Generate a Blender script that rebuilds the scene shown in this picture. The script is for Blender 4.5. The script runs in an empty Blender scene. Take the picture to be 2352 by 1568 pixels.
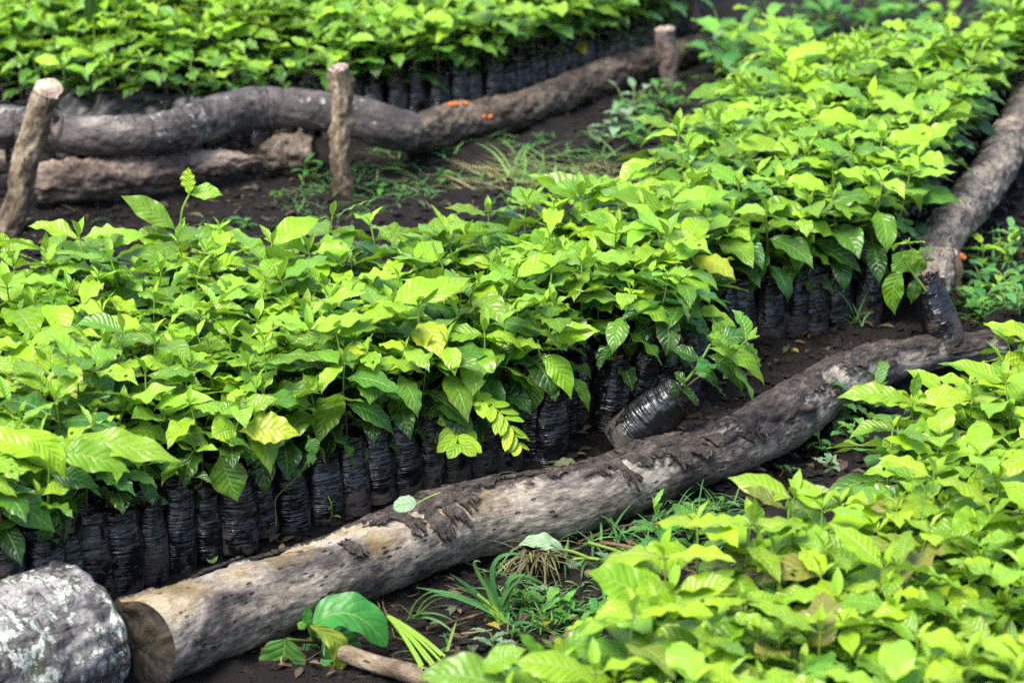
import bpy, math, random
import numpy as np
from mathutils import Vector, Matrix, Euler

PI = math.pi
C = bpy.context.scene.collection
R = random.Random(11)
NR = np.random.RandomState(7)

# ------------------------------------------------------------------ camera
F = 6207.0                     # focal length in pixels of a 2352 px wide picture
TH = math.radians(18.56)
H = 2.268
CT, ST = math.cos(TH), math.sin(TH)

def ray(px, py):
    u, v = (px - 1176.0) / F, (py - 784.0) / F
    return np.array([u, CT - v * ST, -ST - v * CT])

def at(px, py, z=0.0):
    """the point of height z seen at a pixel"""
    d = ray(px, py)
    return d * ((z - H) / d[2]) + np.array([0, 0, H])

def atY(px, py, Y):
    """the point of distance Y seen at a pixel"""
    d = ray(px, py)
    return d * (Y / d[1]) + np.array([0, 0, H])

def pix(p):
    """pixels per metre at a point"""
    dep = p[1] * CT - (p[2] - H) * ST
    return F / dep

def proj(p):
    dep = p[1] * CT - (p[2] - H) * ST
    up = p[1] * ST + (p[2] - H) * CT
    return 1176 + F * p[0] / dep, 784 - F * up / dep

# ------------------------------------------------------------------ noise
def _h(i, j, k):
    n = (i * 73856093) ^ (j * 19349663) ^ (k * 83492791)
    n = (n ^ (n >> 13)) * 1274126177
    n = n & 0x7fffffff
    return ((n ^ (n >> 16)) & 0xffff) / 65535.0

def vnoise(x, y, z):
    x, y, z = np.broadcast_arrays(np.asarray(x, float), np.asarray(y, float), np.asarray(z, float))
    i, j, k = np.floor(x).astype(np.int64), np.floor(y).astype(np.int64), np.floor(z).astype(np.int64)
    f, g, h = x - i, y - j, z - k
    f, g, h = f * f * (3 - 2 * f), g * g * (3 - 2 * g), h * h * (3 - 2 * h)
    r = 0
    for a in (0, 1):
        for b in (0, 1):
            for c in (0, 1):
                w = (f if a else 1 - f) * (g if b else 1 - g) * (h if c else 1 - h)
                r = r + w * _h(i + a, j + b, k + c)
    return r * 2 - 1

def fbm(x, y, z=0.0, o=4):
    r, a = 0, 0.5
    x, y, z = np.asarray(x, float), np.asarray(y, float), np.asarray(z, float)
    for q in range(o):
        r = r + a * vnoise(x + 17.3 * q, y - 9.1 * q, z + 5.7 * q)
        x, y, z, a = x * 2.03, y * 2.03, z * 2.03, a * 0.5
    return r

def sstep(a, b, x):
    t = np.clip((x - a) / (b - a), 0, 1)
    return t * t * (3 - 2 * t)

# ------------------------------------------------------------------ mesh collecting
class MB:
    """collects vertices, quads, triangles, one 4-channel attribute and a material index"""
    def __init__(s):
        s.V, s.Q, s.T, s.A, s.mq, s.mt, s.n = [], [], [], [], [], [], 0
    def add(s, V, Q=None, T=None, A=None, m=0):
        V = np.asarray(V, float).reshape(-1, 3)
        if A is None: A = np.zeros((len(V), 4))
        s.V.append(V); s.A.append(np.asarray(A, float))
        if Q is not None and len(Q):
            s.Q.append(np.asarray(Q, np.int64) + s.n); s.mq.append(np.full(len(Q), m))
        if T is not None and len(T):
            s.T.append(np.asarray(T, np.int64) + s.n); s.mt.append(np.full(len(T), m))
        s.n += len(V)
    def arrays(s):
        cat = lambda L, w, dt: np.concatenate(L) if L else np.zeros((0, w) if w else (0,), dt)
        return (cat(s.V, 3, float), cat(s.Q, 4, np.int64), cat(s.T, 3, np.int64), cat(s.A, 4, float), cat(s.mq, 0, np.int64), cat(s.mt, 0, np.int64))
    def mesh(s, name, mats, smooth=True):
        V, Q, T, A, mq, mt = s.arrays()
        me = bpy.data.meshes.new(name)
        me.vertices.add(len(V)); me.vertices.foreach_set('co', V.astype(np.float32).ravel())
        nl = len(Q) * 4 + len(T) * 3
        me.loops.add(nl)
        me.loops.foreach_set('vertex_index', np.concatenate([Q.ravel(), T.ravel()]).astype(np.int32))
        me.polygons.add(len(Q) + len(T))
        st = np.concatenate([np.arange(len(Q)) * 4, len(Q) * 4 + np.arange(len(T)) * 3]).astype(np.int32)
        me.polygons.foreach_set('loop_start', st)
        for m in (mats if isinstance(mats, (list, tuple)) else [mats]): me.materials.append(m)
        me.polygons.foreach_set('material_index', np.concatenate([mq, mt]).astype(np.int32))
        me.polygons.foreach_set('use_smooth', np.full(len(Q) + len(T), smooth))
        at_ = me.attributes.new('dat', 'FLOAT_COLOR', 'POINT')
        at_.data.foreach_set('color', A.astype(np.float32).ravel())
        me.update(calc_edges=True); me.validate()
        return me

def obj(name, mb, mats, parent=None, smooth=True):
    me = mb.mesh(name, mats, smooth) if isinstance(mb, MB) else mb
    o = bpy.data.objects.new(name, me); C.objects.link(o)
    if parent is not None: o.parent = parent
    return o

def tag(o, label=None, cat=None, group=None, kind=None):
    if label: o['label'] = label
    if cat: o['category'] = cat
    if group: o['group'] = group
    if kind: o['kind'] = kind
    return o

def empty(name, loc, label, cat, group=None):
    o = bpy.data.objects.new(name, None); C.objects.link(o)
    o.empty_display_size = 0.05
    o.location = loc
    return tag(o, label, cat, group)

def grid_faces(n, m, wrap=False):
    """quads of an n x m vertex grid (wrap: the m direction closes)"""
    i = np.arange(n - 1)[:, None]; j = np.arange(m if wrap else m - 1)[None, :]
    j2 = (j + 1) % m
    return np.stack([i * m + j, i * m + j2, (i + 1) * m + j2, (i + 1) * m + j], -1).reshape(-1, 4)

def spline(P, n):
    """Catmull-Rom through rows of P, n samples evenly along the length"""
    P = np.asarray(P, float)
    Q = np.vstack([2 * P[0] - P[1], P, 2 * P[-1] - P[-2]])
    out = []
    for i in range(1, len(Q) - 2):
        t = np.linspace(0, 1, 40, endpoint=False)[:, None]
        a, b, c, d = Q[i - 1], Q[i], Q[i + 1], Q[i + 2]
        out.append(0.5 * (2 * b + (c - a) * t + (2 * a - 5 * b + 4 * c - d) * t ** 2 + (3 * b - a - 3 * c + d) * t ** 3))
    out = np.vstack(out + [P[-1:]])
    L = np.concatenate([[0], np.cumsum(np.linalg.norm(np.diff(out[:, :3], axis=0), axis=1))])
    s = np.linspace(0, L[-1], n)
    return np.stack([np.interp(s, L, out[:, k]) for k in range(out.shape[1])], 1), s

def unit(v):
    v = np.asarray(v, float)
    return v / np.maximum(np.linalg.norm(v, axis=-1, keepdims=True), 1e-9)

# ------------------------------------------------------------------ materials
def nt(name):
    m = bpy.data.materials.new(name); m.use_nodes = True
    t = m.node_tree; t.nodes.clear()
    out = t.nodes.new('ShaderNodeOutputMaterial')
    return m, t, out

class G:
    """small node-building helper"""
    def __init__(s, t): s.t = t
    def n(s, kind, **k):
        x = s.t.nodes.new(kind)
        for a, b in k.items(): setattr(x, a, b)
        return x
    def put(s, sock, v):
        if hasattr(v, 'is_linked') or isinstance(v, bpy.types.NodeSocket): s.t.links.new(v, sock)
        else: sock.default_value = v
    def math(s, op, a, b=0.0, c=0.0, clamp=False):
        x = s.n('ShaderNodeMath', operation=op, use_clamp=clamp)
        for i, v in enumerate((a, b, c)): s.put(x.inputs[i], v)
        return x.outputs[0]
    def mix(s, f, a, b, blend='MIX'):
        x = s.n('ShaderNodeMix', data_type='RGBA', blend_type=blend)
        s.put(x.inputs[0], f)
        for i, v in ((6, a), (7, b)):
            if isinstance(v, tuple) and len(v) == 3: v = v + (1,)
            s.put(x.inputs[i], v)
        return x.outputs[2]
    def noise(s, vec, scale, detail=4, rough=0.55, dist=0.0):
        x = s.n('ShaderNodeTexNoise')
        if vec is not None: s.t.links.new(vec, x.inputs['Vector'])
        x.inputs['Scale'].default_value = scale; x.inputs['Detail'].default_value = detail
        x.inputs['Roughness'].default_value = rough; x.inputs['Distortion'].default_value = dist
        return x.outputs[0]
    def voro(s, vec, scale, feature='F1', rnd=1.0):
        x = s.n('ShaderNodeTexVoronoi', feature=feature)
        s.t.links.new(vec, x.inputs['Vector']); x.inputs['Scale'].default_value = scale
        x.inputs['Randomness'].default_value = rnd
        return x
    def ramp(s, f, stops):
        x = s.n('ShaderNodeValToRGB')
        e = x.color_ramp.elements
        while len(e) < len(stops): e.new(0.5)
        for q, (p, c) in zip(e, stops):
            q.position = p; q.color = (c if isinstance(c, tuple) else (c, c, c)) + (1,)
        s.t.links.new(f, x.inputs[0])
        return x.outputs[0]
    def step(s, f, a, b):
        x = s.n('ShaderNodeMapRange', interpolation_type='SMOOTHSTEP')
        s.put(x.inputs[0], f); x.inputs[1].default_value = a; x.inputs[2].default_value = b
        return x.outputs[0]
    def mapv(s, vec, sc):
        x = s.n('ShaderNodeMapping'); s.t.links.new(vec, x.inputs[0]); x.inputs['Scale'].default_value = sc
        return x.outputs[0]
    def bump(s, h, strength, dist, normal=None):
        x = s.n('ShaderNodeBump'); x.inputs['Strength'].default_value = strength; x.inputs['Distance'].default_value = dist
        s.t.links.new(h, x.inputs['Height'])
        if normal is not None: s.t.links.new(normal, x.inputs['Normal'])
        return x.outputs[0]
    def bsdf(s, col, rough, normal=None, spec=0.5, coat=0.0, coat_rough=0.1):
        x = s.n('ShaderNodeBsdfPrincipled')
        if isinstance(col, tuple): col = col + (1,) if len(col) == 3 else col
        s.put(x.inputs['Base Color'], col); s.put(x.inputs['Roughness'], rough)
        x.inputs['Specular IOR Level'].default_value = spec
        s.put(x.inputs['Coat Weight'], coat); x.inputs['Coat Roughness'].default_value = coat_rough
        if normal is not None: s.t.links.new(normal, x.inputs['Normal'])
        return x.outputs[0]

def leaf_material(name, dark, mid, lime, back, veins=9.0, rough=0.3, trans=0.35, bronze=(0.30, 0.16, 0.06), drops=True, vein_gain=1.0):
    m, t, out = nt(name); g = G(t)
    at_ = g.n('ShaderNodeAttribute', attribute_name='dat')
    sep = g.n('ShaderNodeSeparateColor'); t.links.new(at_.outputs['Color'], sep.inputs[0])
    u, v, age, rnd = sep.outputs[0], sep.outputs[1], sep.outputs[2], at_.outputs['Alpha']
    tc = g.n('ShaderNodeTexCoord').outputs['Object']
    au = g.math('ABSOLUTE', u)
    # lateral veins leave the midrib at a slant
    ph = g.math('SUBTRACT', g.math('MULTIPLY', v, veins), g.math('MULTIPLY', au, 1.7))
    ph = g.math('ADD', ph, g.math('MULTIPLY', g.math('GREATER_THAN', u, 0.0), 0.45))
    ph = g.math('ADD', ph, g.math('MULTIPLY', rnd, 3.7))
    fr = g.math('FRACT', ph)
    tri = g.math('ABSOLUTE', g.math('SUBTRACT', fr, 0.5))            # 0.5 on a vein, 0 between
    vein = g.math('MULTIPLY', g.step(tri, 0.44, 0.5), g.math('SUBTRACT', 1.0, g.math('POWER', au, 3.0)))
    midrib = g.math('SUBTRACT', 1.0, g.step(au, 0.035, 0.085))
    lines = g.math('MAXIMUM', g.math('MULTIPLY', vein, 0.55), midrib)
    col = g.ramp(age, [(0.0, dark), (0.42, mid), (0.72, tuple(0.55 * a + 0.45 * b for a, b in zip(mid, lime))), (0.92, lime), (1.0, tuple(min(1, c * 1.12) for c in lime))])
    mot = g.noise(tc, 42, 3)
    col = g.mix(g.math('MULTIPLY', g.step(mot, 0.42, 0.68), 0.28), col, g.mix(0.5, col, lime))
    hue = g.n('ShaderNodeHueSaturation'); t.links.new(col, hue.inputs['Color'])
    t.links.new(g.math('ADD', 0.488, g.math('MULTIPLY', rnd, 0.026)), hue.inputs['Hue'])
    t.links.new(g.math('ADD', 0.8, g.math('MULTIPLY', g.math('FRACT', g.math('MULTIPLY', rnd, 7.31)), 0.4)), hue.inputs['Value'])
    col = hue.outputs[0]
    br = g.step(rnd, 0.988, 0.991)                                   # a few leaves flush bronze
    col = g.mix(g.math('MULTIPLY', br, 0.55), col, bronze)
    col = g.mix(g.math('MULTIPLY', lines, 0.30 * vein_gain), col, g.mix(0.6, lime, (0.55, 0.62, 0.25)))
    edge = g.math('MULTIPLY', g.step(g.math('ADD', au, g.math('MULTIPLY', g.noise(tc, 55, 3), 0.5)), 1.12, 1.2), g.math('GREATER_THAN', g.math('FRACT', g.math('MULTIPLY', rnd, 13.7)), 0.72))
    col = g.mix(g.math('MULTIPLY', edge, 0.7), col, (0.16, 0.10, 0.03))   # scorched margins on some
    blue = g.step(g.math('FRACT', g.math('MULTIPLY', rnd, 5.13)), 0.55, 0.95)
    col = g.mix(g.math('MULTIPLY', blue, 0.25), col, (0.045, 0.20, 0.06))  # some blades a cooler green
    yel = g.math('GREATER_THAN', g.math('FRACT', g.math('MULTIPLY', rnd, 3.37)), 0.988)
    col = g.mix(g.math('MULTIPLY', yel, 0.4), col, (0.50, 0.44, 0.03))
    spot = g.step(g.noise(tc, 160, 2), 0.72, 0.76)                   # small blemishes
    col = g.mix(g.math('MULTIPLY', spot, 0.5), col, (0.12, 0.09, 0.02))
    geo = g.n('ShaderNodeNewGeometry')
    bcol = g.mix(0.55, col, back)
    c2 = g.mix(geo.outputs['Backfacing'], col, bcol)
    # the blade puffs up between its veins
    puff = g.math('MULTIPLY', g.math('SUBTRACT', 0.25, g.math('POWER', tri, 2.0)), 4.0)
    puff = g.math('MULTIPLY', puff, g.math('SUBTRACT', 1.0, g.math('MULTIPLY', au, 0.35)))
    hgt = g.math('ADD', puff, g.math('MULTIPLY', g.noise(tc, 70, 3), 0.9))
    hgt = g.math('SUBTRACT', hgt, g.math('MULTIPLY', midrib, 1.0))
    nrm = g.bump(hgt, 0.6, 0.0026)
    if drops:
        d = g.voro(tc, 120)
        dome = g.step(d.outputs['Distance'], 0.30, 0.12)
        pick = g.n('ShaderNodeSeparateColor'); t.links.new(d.outputs['Color'], pick.inputs[0])
        dome = g.math('MULTIPLY', dome, g.math('GREATER_THAN', pick.outputs[0], 0.8))
        nrm = g.bump(dome, 0.8, 0.002, nrm)
        ro = g.math('SUBTRACT', g.math('ADD', rough, g.math('MULTIPLY', g.noise(tc, 25, 2), 0.16)), g.math('MULTIPLY', dome, 0.2))
    else:
        ro = rough
    ro = g.math('ADD', ro, g.math('MULTIPLY', geo.outputs['Backfacing'], 0.22))
    b = g.bsdf(c2, ro, nrm, 0.5)
    tr = g.n('ShaderNodeBsdfTranslucent'); t.links.new(g.mix(0.4, col, (0.38, 0.60, 0.04)), tr.inputs['Color'])
    t.links.new(nrm, tr.inputs['Normal'])
    mx = g.n('ShaderNodeMixShader'); mx.inputs[0].default_value = trans
    t.links.new(b, mx.inputs[1]); t.links.new(tr.outputs[0], mx.inputs[2])
    t.links.new(mx.outputs[0], out.inputs['Surface'])
    return m

M = {}
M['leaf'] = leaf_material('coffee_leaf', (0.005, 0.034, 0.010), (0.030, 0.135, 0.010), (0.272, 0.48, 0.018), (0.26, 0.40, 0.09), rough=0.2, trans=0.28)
M['leaf_near'] = leaf_material('young_coffee_leaf', (0.012, 0.065, 0.012), (0.065, 0.215, 0.010), (0.265, 0.445, 0.013), (0.36, 0.46, 0.14), veins=10, vein_gain=1.2, rough=0.22, trans=0.28)
M['weed'] = leaf_material('weed_leaf', (0.012, 0.07, 0.018), (0.04, 0.20, 0.03), (0.18, 0.42, 0.05), (0.20, 0.36, 0.16), veins=6, rough=0.4, drops=False)
M['mimosa'] = leaf_material('mimosa_leaf', (0.10, 0.3, 0.02), (0.22, 0.46, 0.02), (0.38, 0.60, 0.02), (0.4, 0.55, 0.08), veins=3, rough=0.45, drops=False, vein_gain=0.4)
M['pale_leaf'] = leaf_material('pale_wilted_leaf', (0.13, 0.24, 0.11), (0.20, 0.34, 0.18), (0.30, 0.44, 0.26), (0.34, 0.46, 0.30), veins=5, rough=0.45, drops=False, vein_gain=0.6)
M['grass'] = leaf_material('grass_blade', (0.02, 0.10, 0.03), (0.06, 0.24, 0.06), (0.22, 0.44, 0.10), (0.14, 0.32, 0.15), veins=0.5, rough=0.4, drops=False, vein_gain=0.5)
M['straw'] = leaf_material('dry_straw', (0.10, 0.075, 0.04), (0.24, 0.19, 0.09), (0.42, 0.38, 0.14), (0.3, 0.25, 0.13), veins=0.5, rough=0.6, drops=False, vein_gain=0.2, trans=0.1)

def stem_material():
    m, t, out = nt('seedling_stem'); g = G(t)
    at_ = g.n('ShaderNodeAttribute', attribute_name='dat')
    sep = g.n('ShaderNodeSeparateColor'); t.links.new(at_.outputs['Color'], sep.inputs[0])
    tc = g.n('ShaderNodeTexCoord').outputs['Object']
    col = g.ramp(sep.outputs[1], [(0.0, (0.10, 0.05, 0.022)), (0.35, (0.16, 0.10, 0.03)), (0.55, (0.10, 0.18, 0.025)), (1.0, (0.24, 0.42, 0.04))])
    col = g.mix(g.math('MULTIPLY', g.noise(tc, 90, 3), 0.4), col, (0.05, 0.04, 0.02))
    t.links.new(g.bsdf(col, 0.5, g.bump(g.noise(tc, 200, 3), 0.4, 0.001)), out.inputs['Surface'])
    return m
M['stem'] = stem_material()

def bag_material():
    m, t, out = nt('black_polythene'); g = G(t)
    tc = g.n('ShaderNodeTexCoord').outputs['Object']
    rnd = g.n('ShaderNodeObjectInfo').outputs['Random']
    sh = g.n('ShaderNodeCombineXYZ'); t.links.new(g.math('MULTIPLY', rnd, 31.0), sh.inputs[0]); t.links.new(g.math('MULTIPLY', rnd, 17.0), sh.inputs[1])
    va = g.n('ShaderNodeVectorMath', operation='ADD'); t.links.new(tc, va.inputs[0]); t.links.new(sh.outputs[0], va.inputs[1])
    vec = va.outputs[0]
    fine = g.noise(g.mapv(vec, (13, 13, 150)), 1.0, 2, 0.45, 0.5)
    fine = g.math('SUBTRACT', 1.0, g.math('MULTIPLY', g.math('ABSOLUTE', g.math('SUBTRACT', fine, 0.5)), 4.0))     # taut sideways creases of the thin film
    mid = g.noise(g.mapv(vec, (9, 9, 60)), 1.0, 3, 0.5, 0.3)
    big = g.noise(g.mapv(vec, (16, 16, 8)), 1.0, 2)
    area = g.step(g.noise(vec, 30, 2), 0.40, 0.62)
    fine = g.math('MULTIPLY', fine, g.math('ADD', 0.25, area))
    crease = g.math('ABSOLUTE', g.math('SUBTRACT', g.noise(g.mapv(vec, (22, 22, 16)), 1.0, 2, 0.5, 0.8), 0.5))
    hgt = g.math('ADD', g.math('ADD', g.math('ADD', g.math('MULTIPLY', fine, 0.20), g.math('MULTIPLY', crease, 0.42)), g.math('MULTIPLY', mid, 0.35)), g.math('MULTIPLY', big, 1.6))
    nrm = g.bump(hgt, 1.0, 0.009)
    sx = g.n('ShaderNodeSeparateXYZ'); t.links.new(tc, sx.inputs[0])
    mud = g.noise(vec, 26, 6, 0.7)
    patch = g.noise(vec, 9, 2)
    low = g.step(sx.outputs[2], 0.12, 0.0)
    mask = g.step(g.math('ADD', g.math('ADD', g.math('MULTIPLY', mud, 0.8), g.math('MULTIPLY', patch, 0.7)), g.math('MULTIPLY', low, 0.20)), 0.86, 0.97)
    col = g.mix(g.math('MULTIPLY', mask, 0.8), (0.0035, 0.004, 0.006), (0.05, 0.035, 0.024))
    ro = g.math('ADD', g.math('ADD', 0.19, g.math('MULTIPLY', mask, 0.5)), g.math('MULTIPLY', mid, 0.12))
    t.links.new(g.bsdf(col, ro, nrm, 0.9), out.inputs['Surface'])
    return m
M['bag'] = bag_material()

def sheet_material():
    m, t, out = nt('black_plastic_sheet'); g = G(t)
    tc = g.n('ShaderNodeTexCoord').outputs['Object']
    t.links.new(g.bsdf((0.006, 0.0065, 0.008), 0.42, g.bump(g.noise(tc, 18, 2), 0.4, 0.01), 0.3), out.inputs['Surface'])
    return m
M['sheet'] = sheet_material()

def soil_material(name, a, b, rough=0.8, gloss=0.15):
    m, t, out = nt(name); g = G(t)
    tc = g.n('ShaderNodeTexCoord').outputs['Object']
    n1 = g.noise(tc, 14, 6, 0.65); n2 = g.noise(tc, 110, 5, 0.7); n3 = g.noise(tc, 2.2, 3)
    col = g.ramp(g.math('ADD', g.math('MULTIPLY', n1, 0.6), g.math('MULTIPLY', n2, 0.4)), [(0.3, a), (0.68, b)])
    col = g.mix(g.math('MULTIPLY', g.step(n3, 0.45, 0.65), 0.45), col, tuple(c * 1.7 for c in a))
    fleck = g.step(g.noise(tc, 240, 2), 0.73, 0.78)
    col = g.mix(g.math('MULTIPLY', fleck, 0.6), col, (0.14, 0.11, 0.09))
    h = g.math('ADD', g.math('MULTIPLY', n1, 0.7), g.math('MULTIPLY', n2, 0.5))
    ro = g.math('SUBTRACT', rough, g.math('MULTIPLY', g.step(n1, 0.55, 0.7), gloss))
    t.links.new(g.bsdf(col, ro, g.bump(h, 1.0, 0.02), 0.22), out.inputs['Surface'])
    return m
M['soil'] = soil_material('dark_soil', (0.0030, 0.0024, 0.0021), (0.0155, 0.0115, 0.0095), 0.72, 0.35)
M['crumb'] = soil_material('soil_crumb', (0.004, 0.0031, 0.0027), (0.030, 0.0225, 0.019), 0.5, 0.25)
M['potsoil'] = soil_material('potting_soil', (0.008, 0.006, 0.005), (0.035, 0.025, 0.018), 0.85, 0.1)

def log_material(name, stops, pit=0.5, bark_col=((0.010, 0.008, 0.007), (0.055, 0.044, 0.037)), tint=None, lichen=0.0, grain=(7.0, 30.0), rough=0.7, low=None):
    """dat: metres along, metres around, bark mask, random"""
    m, t, out = nt(name); g = G(t)
    at_ = g.n('ShaderNodeAttribute', attribute_name='dat')
    sep = g.n('ShaderNodeSeparateColor'); t.links.new(at_.outputs['Color'], sep.inputs[0])
    cv = g.n('ShaderNodeCombineXYZ'); t.links.new(sep.outputs[0], cv.inputs[0]); t.links.new(sep.outputs[1], cv.inputs[1])
    lv = cv.outputs[0]
    tc = g.n('ShaderNodeTexCoord').outputs['Object']
    patch = g.noise(g.mapv(lv, (6, 9, 1)), 1.0, 4, 0.6, 0.4)
    fibre = g.noise(g.mapv(lv, (grain[0] * 3, grain[1] * 3.4, 1)), 1.0, 6, 0.72, 0.3)
    fleck = g.noise(g.mapv(lv, (70, 150, 1)), 1.0, 3, 0.6)
    f = g.math('ADD', g.math('ADD', g.math('MULTIPLY', patch, 0.62), g.math('MULTIPLY', fibre, 0.30)), g.math('MULTIPLY', fleck, 0.16))
    col = g.ramp(f, stops)
    if tint:
        tm = g.step(g.noise(g.mapv(lv, (4.3, 7, 1)), 1.0, 2, 0.5), 0.40, 0.56)
        tm = g.math('MULTIPLY', tm, g.step(sep.outputs[1], 0.10, 0.04))
        if low: tm = g.math('MULTIPLY', tm, g.step(sep.outputs[0], low, low - 0.4))
        col = g.mix(g.math('MULTIPLY', tm, 0.42), col, tint)
    d = g.voro(g.mapv(lv, (34, 95, 1)), 1.0)                            # dark dashes left by beetles
    pk = g.n('ShaderNodeSeparateColor'); t.links.new(d.outputs['Color'], pk.inputs[0])
    pits = g.math('MULTIPLY', g.step(d.outputs['Distance'], 0.34, 0.16), g.math('GREATER_THAN', pk.outputs[1], 1 - 0.32 * pit))
    pits = g.math('MULTIPLY', pits, g.step(g.noise(g.mapv(lv, (5, 8, 1)), 1.0, 2), 0.4, 0.55))
    col = g.mix(g.math('MULTIPLY', pits, 0.9), col, (0.012, 0.010, 0.010))
    stain = g.step(g.noise(g.mapv(lv, (9, 16, 1)), 1.0, 5, 0.7, 0.6), 0.56, 0.68)
    col = g.mix(g.math('MULTIPLY', stain, 0.6), col, (0.055, 0.045, 0.045))
    bn = g.noise(g.mapv(lv, (22, 60, 1)), 1.0, 6, 0.7, 0.3)
    bn2 = g.math('ADD', g.math('MULTIPLY', bn, 0.7), g.math('MULTIPLY', g.noise(g.mapv(lv, (9, 24, 1)), 1.0, 4, 0.6, 0.5), 0.3))
    bcol = g.ramp(bn2, [(0.38, bark_col[0]), (0.50, bark_col[1]), (0.60, tuple(c * 2.4 for c in bark_col[1])), (0.7, tuple(c * 3.6 for c in bark_col[1]))])
    col = g.mix(g.step(sep.outputs[2], 0.35, 0.5), col, bcol)
    h = g.math('ADD', g.math('MULTIPLY', fibre, 0.6), g.math('MULTIPLY', bn, g.math('ADD', 0.2, sep.outputs[2])))
    h = g.math('SUBTRACT', h, g.math('MULTIPLY', pits, 0.6))
    if lichen:
        ln = g.math('ADD', g.math('MULTIPLY', g.noise(tc, 30, 5, 0.7, 0.3), 0.75), g.math('MULTIPLY', g.noise(tc, 7, 2), 0.25))
        lm = g.step(ln, 0.505 + (0.9 - lichen) * 0.10, 0.54 + (0.9 - lichen) * 0.13)
        lcol = g.ramp(g.noise(tc, 75, 4), [(0.35, (0.20, 0.22, 0.19)), (0.52, (0.48, 0.52, 0.44)), (0.7, (0.72, 0.74, 0.66))])
        col = g.mix(g.math('MULTIPLY', lm, lichen), col, lcol)
        cr = g.noise(g.mapv(lv, (75, 22, 1)), 1.0, 4, 0.6, 0.6)
        crk = g.math('MULTIPLY', g.step(cr, 0.43, 0.36), g.step(g.noise(tc, 6, 3), 0.38, 0.52))
        col = g.mix(g.math('MULTIPLY', crk, 0.8), col, (0.02, 0.016, 0.015))
        ms = g.math('MULTIPLY', g.step(g.noise(tc, 9, 4), 0.60, 0.68), lichen)
        col = g.mix(g.math('MULTIPLY', ms, 0.5), col, (0.14, 0.15, 0.05))
        h = g.math('SUBTRACT', g.math('ADD', h, g.math('MULTIPLY', lm, 0.5)), g.math('MULTIPLY', crk, 0.6))
    nrm = g.bump(h, 1.0, 0.012)
    t.links.new(g.bsdf(col, rough, nrm, 0.35), out.inputs['Surface'])
    return m

M['log_bare'] = log_material('weathered_bare_wood', [(0.40, (0.020, 0.017, 0.017)), (0.475, (0.08, 0.068, 0.064)), (0.54, (0.205, 0.175, 0.148)), (0.63, (0.42, 0.375, 0.315))], pit=1.3, tint=(0.36, 0.25, 0.085), low=4.25)
M['log_lichen'] = log_material('lichened_bark', [(0.41, (0.022, 0.018, 0.018)), (0.5, (0.11, 0.098, 0.098)), (0.59, (0.31, 0.29, 0.28))], pit=0.5, lichen=0.9, grain=(5, 14))
M['log_grey'] = log_material('smooth_grey_bark', [(0.36, (0.016, 0.013, 0.014)), (0.5, (0.05, 0.042, 0.042)), (0.6, (0.10, 0.085, 0.078)), (0.7, (0.26, 0.235, 0.205))], pit=0.2, bark_col=((0.02, 0.016, 0.016), (0.07, 0.06, 0.055)), grain=(4, 10), lichen=0.42)
M['log_rough'] = log_material('shaggy_brown_bark', [(0.36, (0.014, 0.010, 0.008)), (0.5, (0.07, 0.05, 0.036)), (0.6, (0.15, 0.115, 0.083)), (0.72, (0.34, 0.28, 0.22))], pit=0.9, bark_col=((0.02, 0.014, 0.011), (0.12, 0.085, 0.06)), grain=(6, 10), lichen=0.3)
M['log_pale'] = log_material('weathered_brown_bark', [(0.36, (0.03, 0.023, 0.018)), (0.48, (0.13, 0.10, 0.08)), (0.58, (0.27, 0.225, 0.18)), (0.72, (0.45, 0.39, 0.32))], pit=0.9, grain=(6, 10), lichen=0.3)
M['log_rot'] = log_material('rotten_brown_bark', [(0.38, (0.016, 0.011, 0.009)), (0.49, (0.085, 0.06, 0.046)), (0.58, (0.20, 0.15, 0.115)), (0.70, (0.42, 0.35, 0.28))], pit=0.9, bark_col=((0.014, 0.010, 0.009), (0.09, 0.06, 0.045)), grain=(6, 9))
M['stake'] = log_material('stake_bark', [(0.38, (0.022, 0.016, 0.010)), (0.49, (0.10, 0.073, 0.045)), (0.58, (0.22, 0.17, 0.11)), (0.7, (0.42, 0.36, 0.27))], pit=0.6, bark_col=((0.04, 0.03, 0.02), (0.14, 0.10, 0.065)), grain=(7, 14))
M['stake_dark'] = log_material('dark_stake_bark', [(0.34, (0.03, 0.022, 0.02)), (0.5, (0.10, 0.07, 0.06)), (0.63, (0.17, 0.125, 0.11)), (0.75, (0.28, 0.22, 0.2))], pit=0.6, grain=(7, 14))

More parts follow.
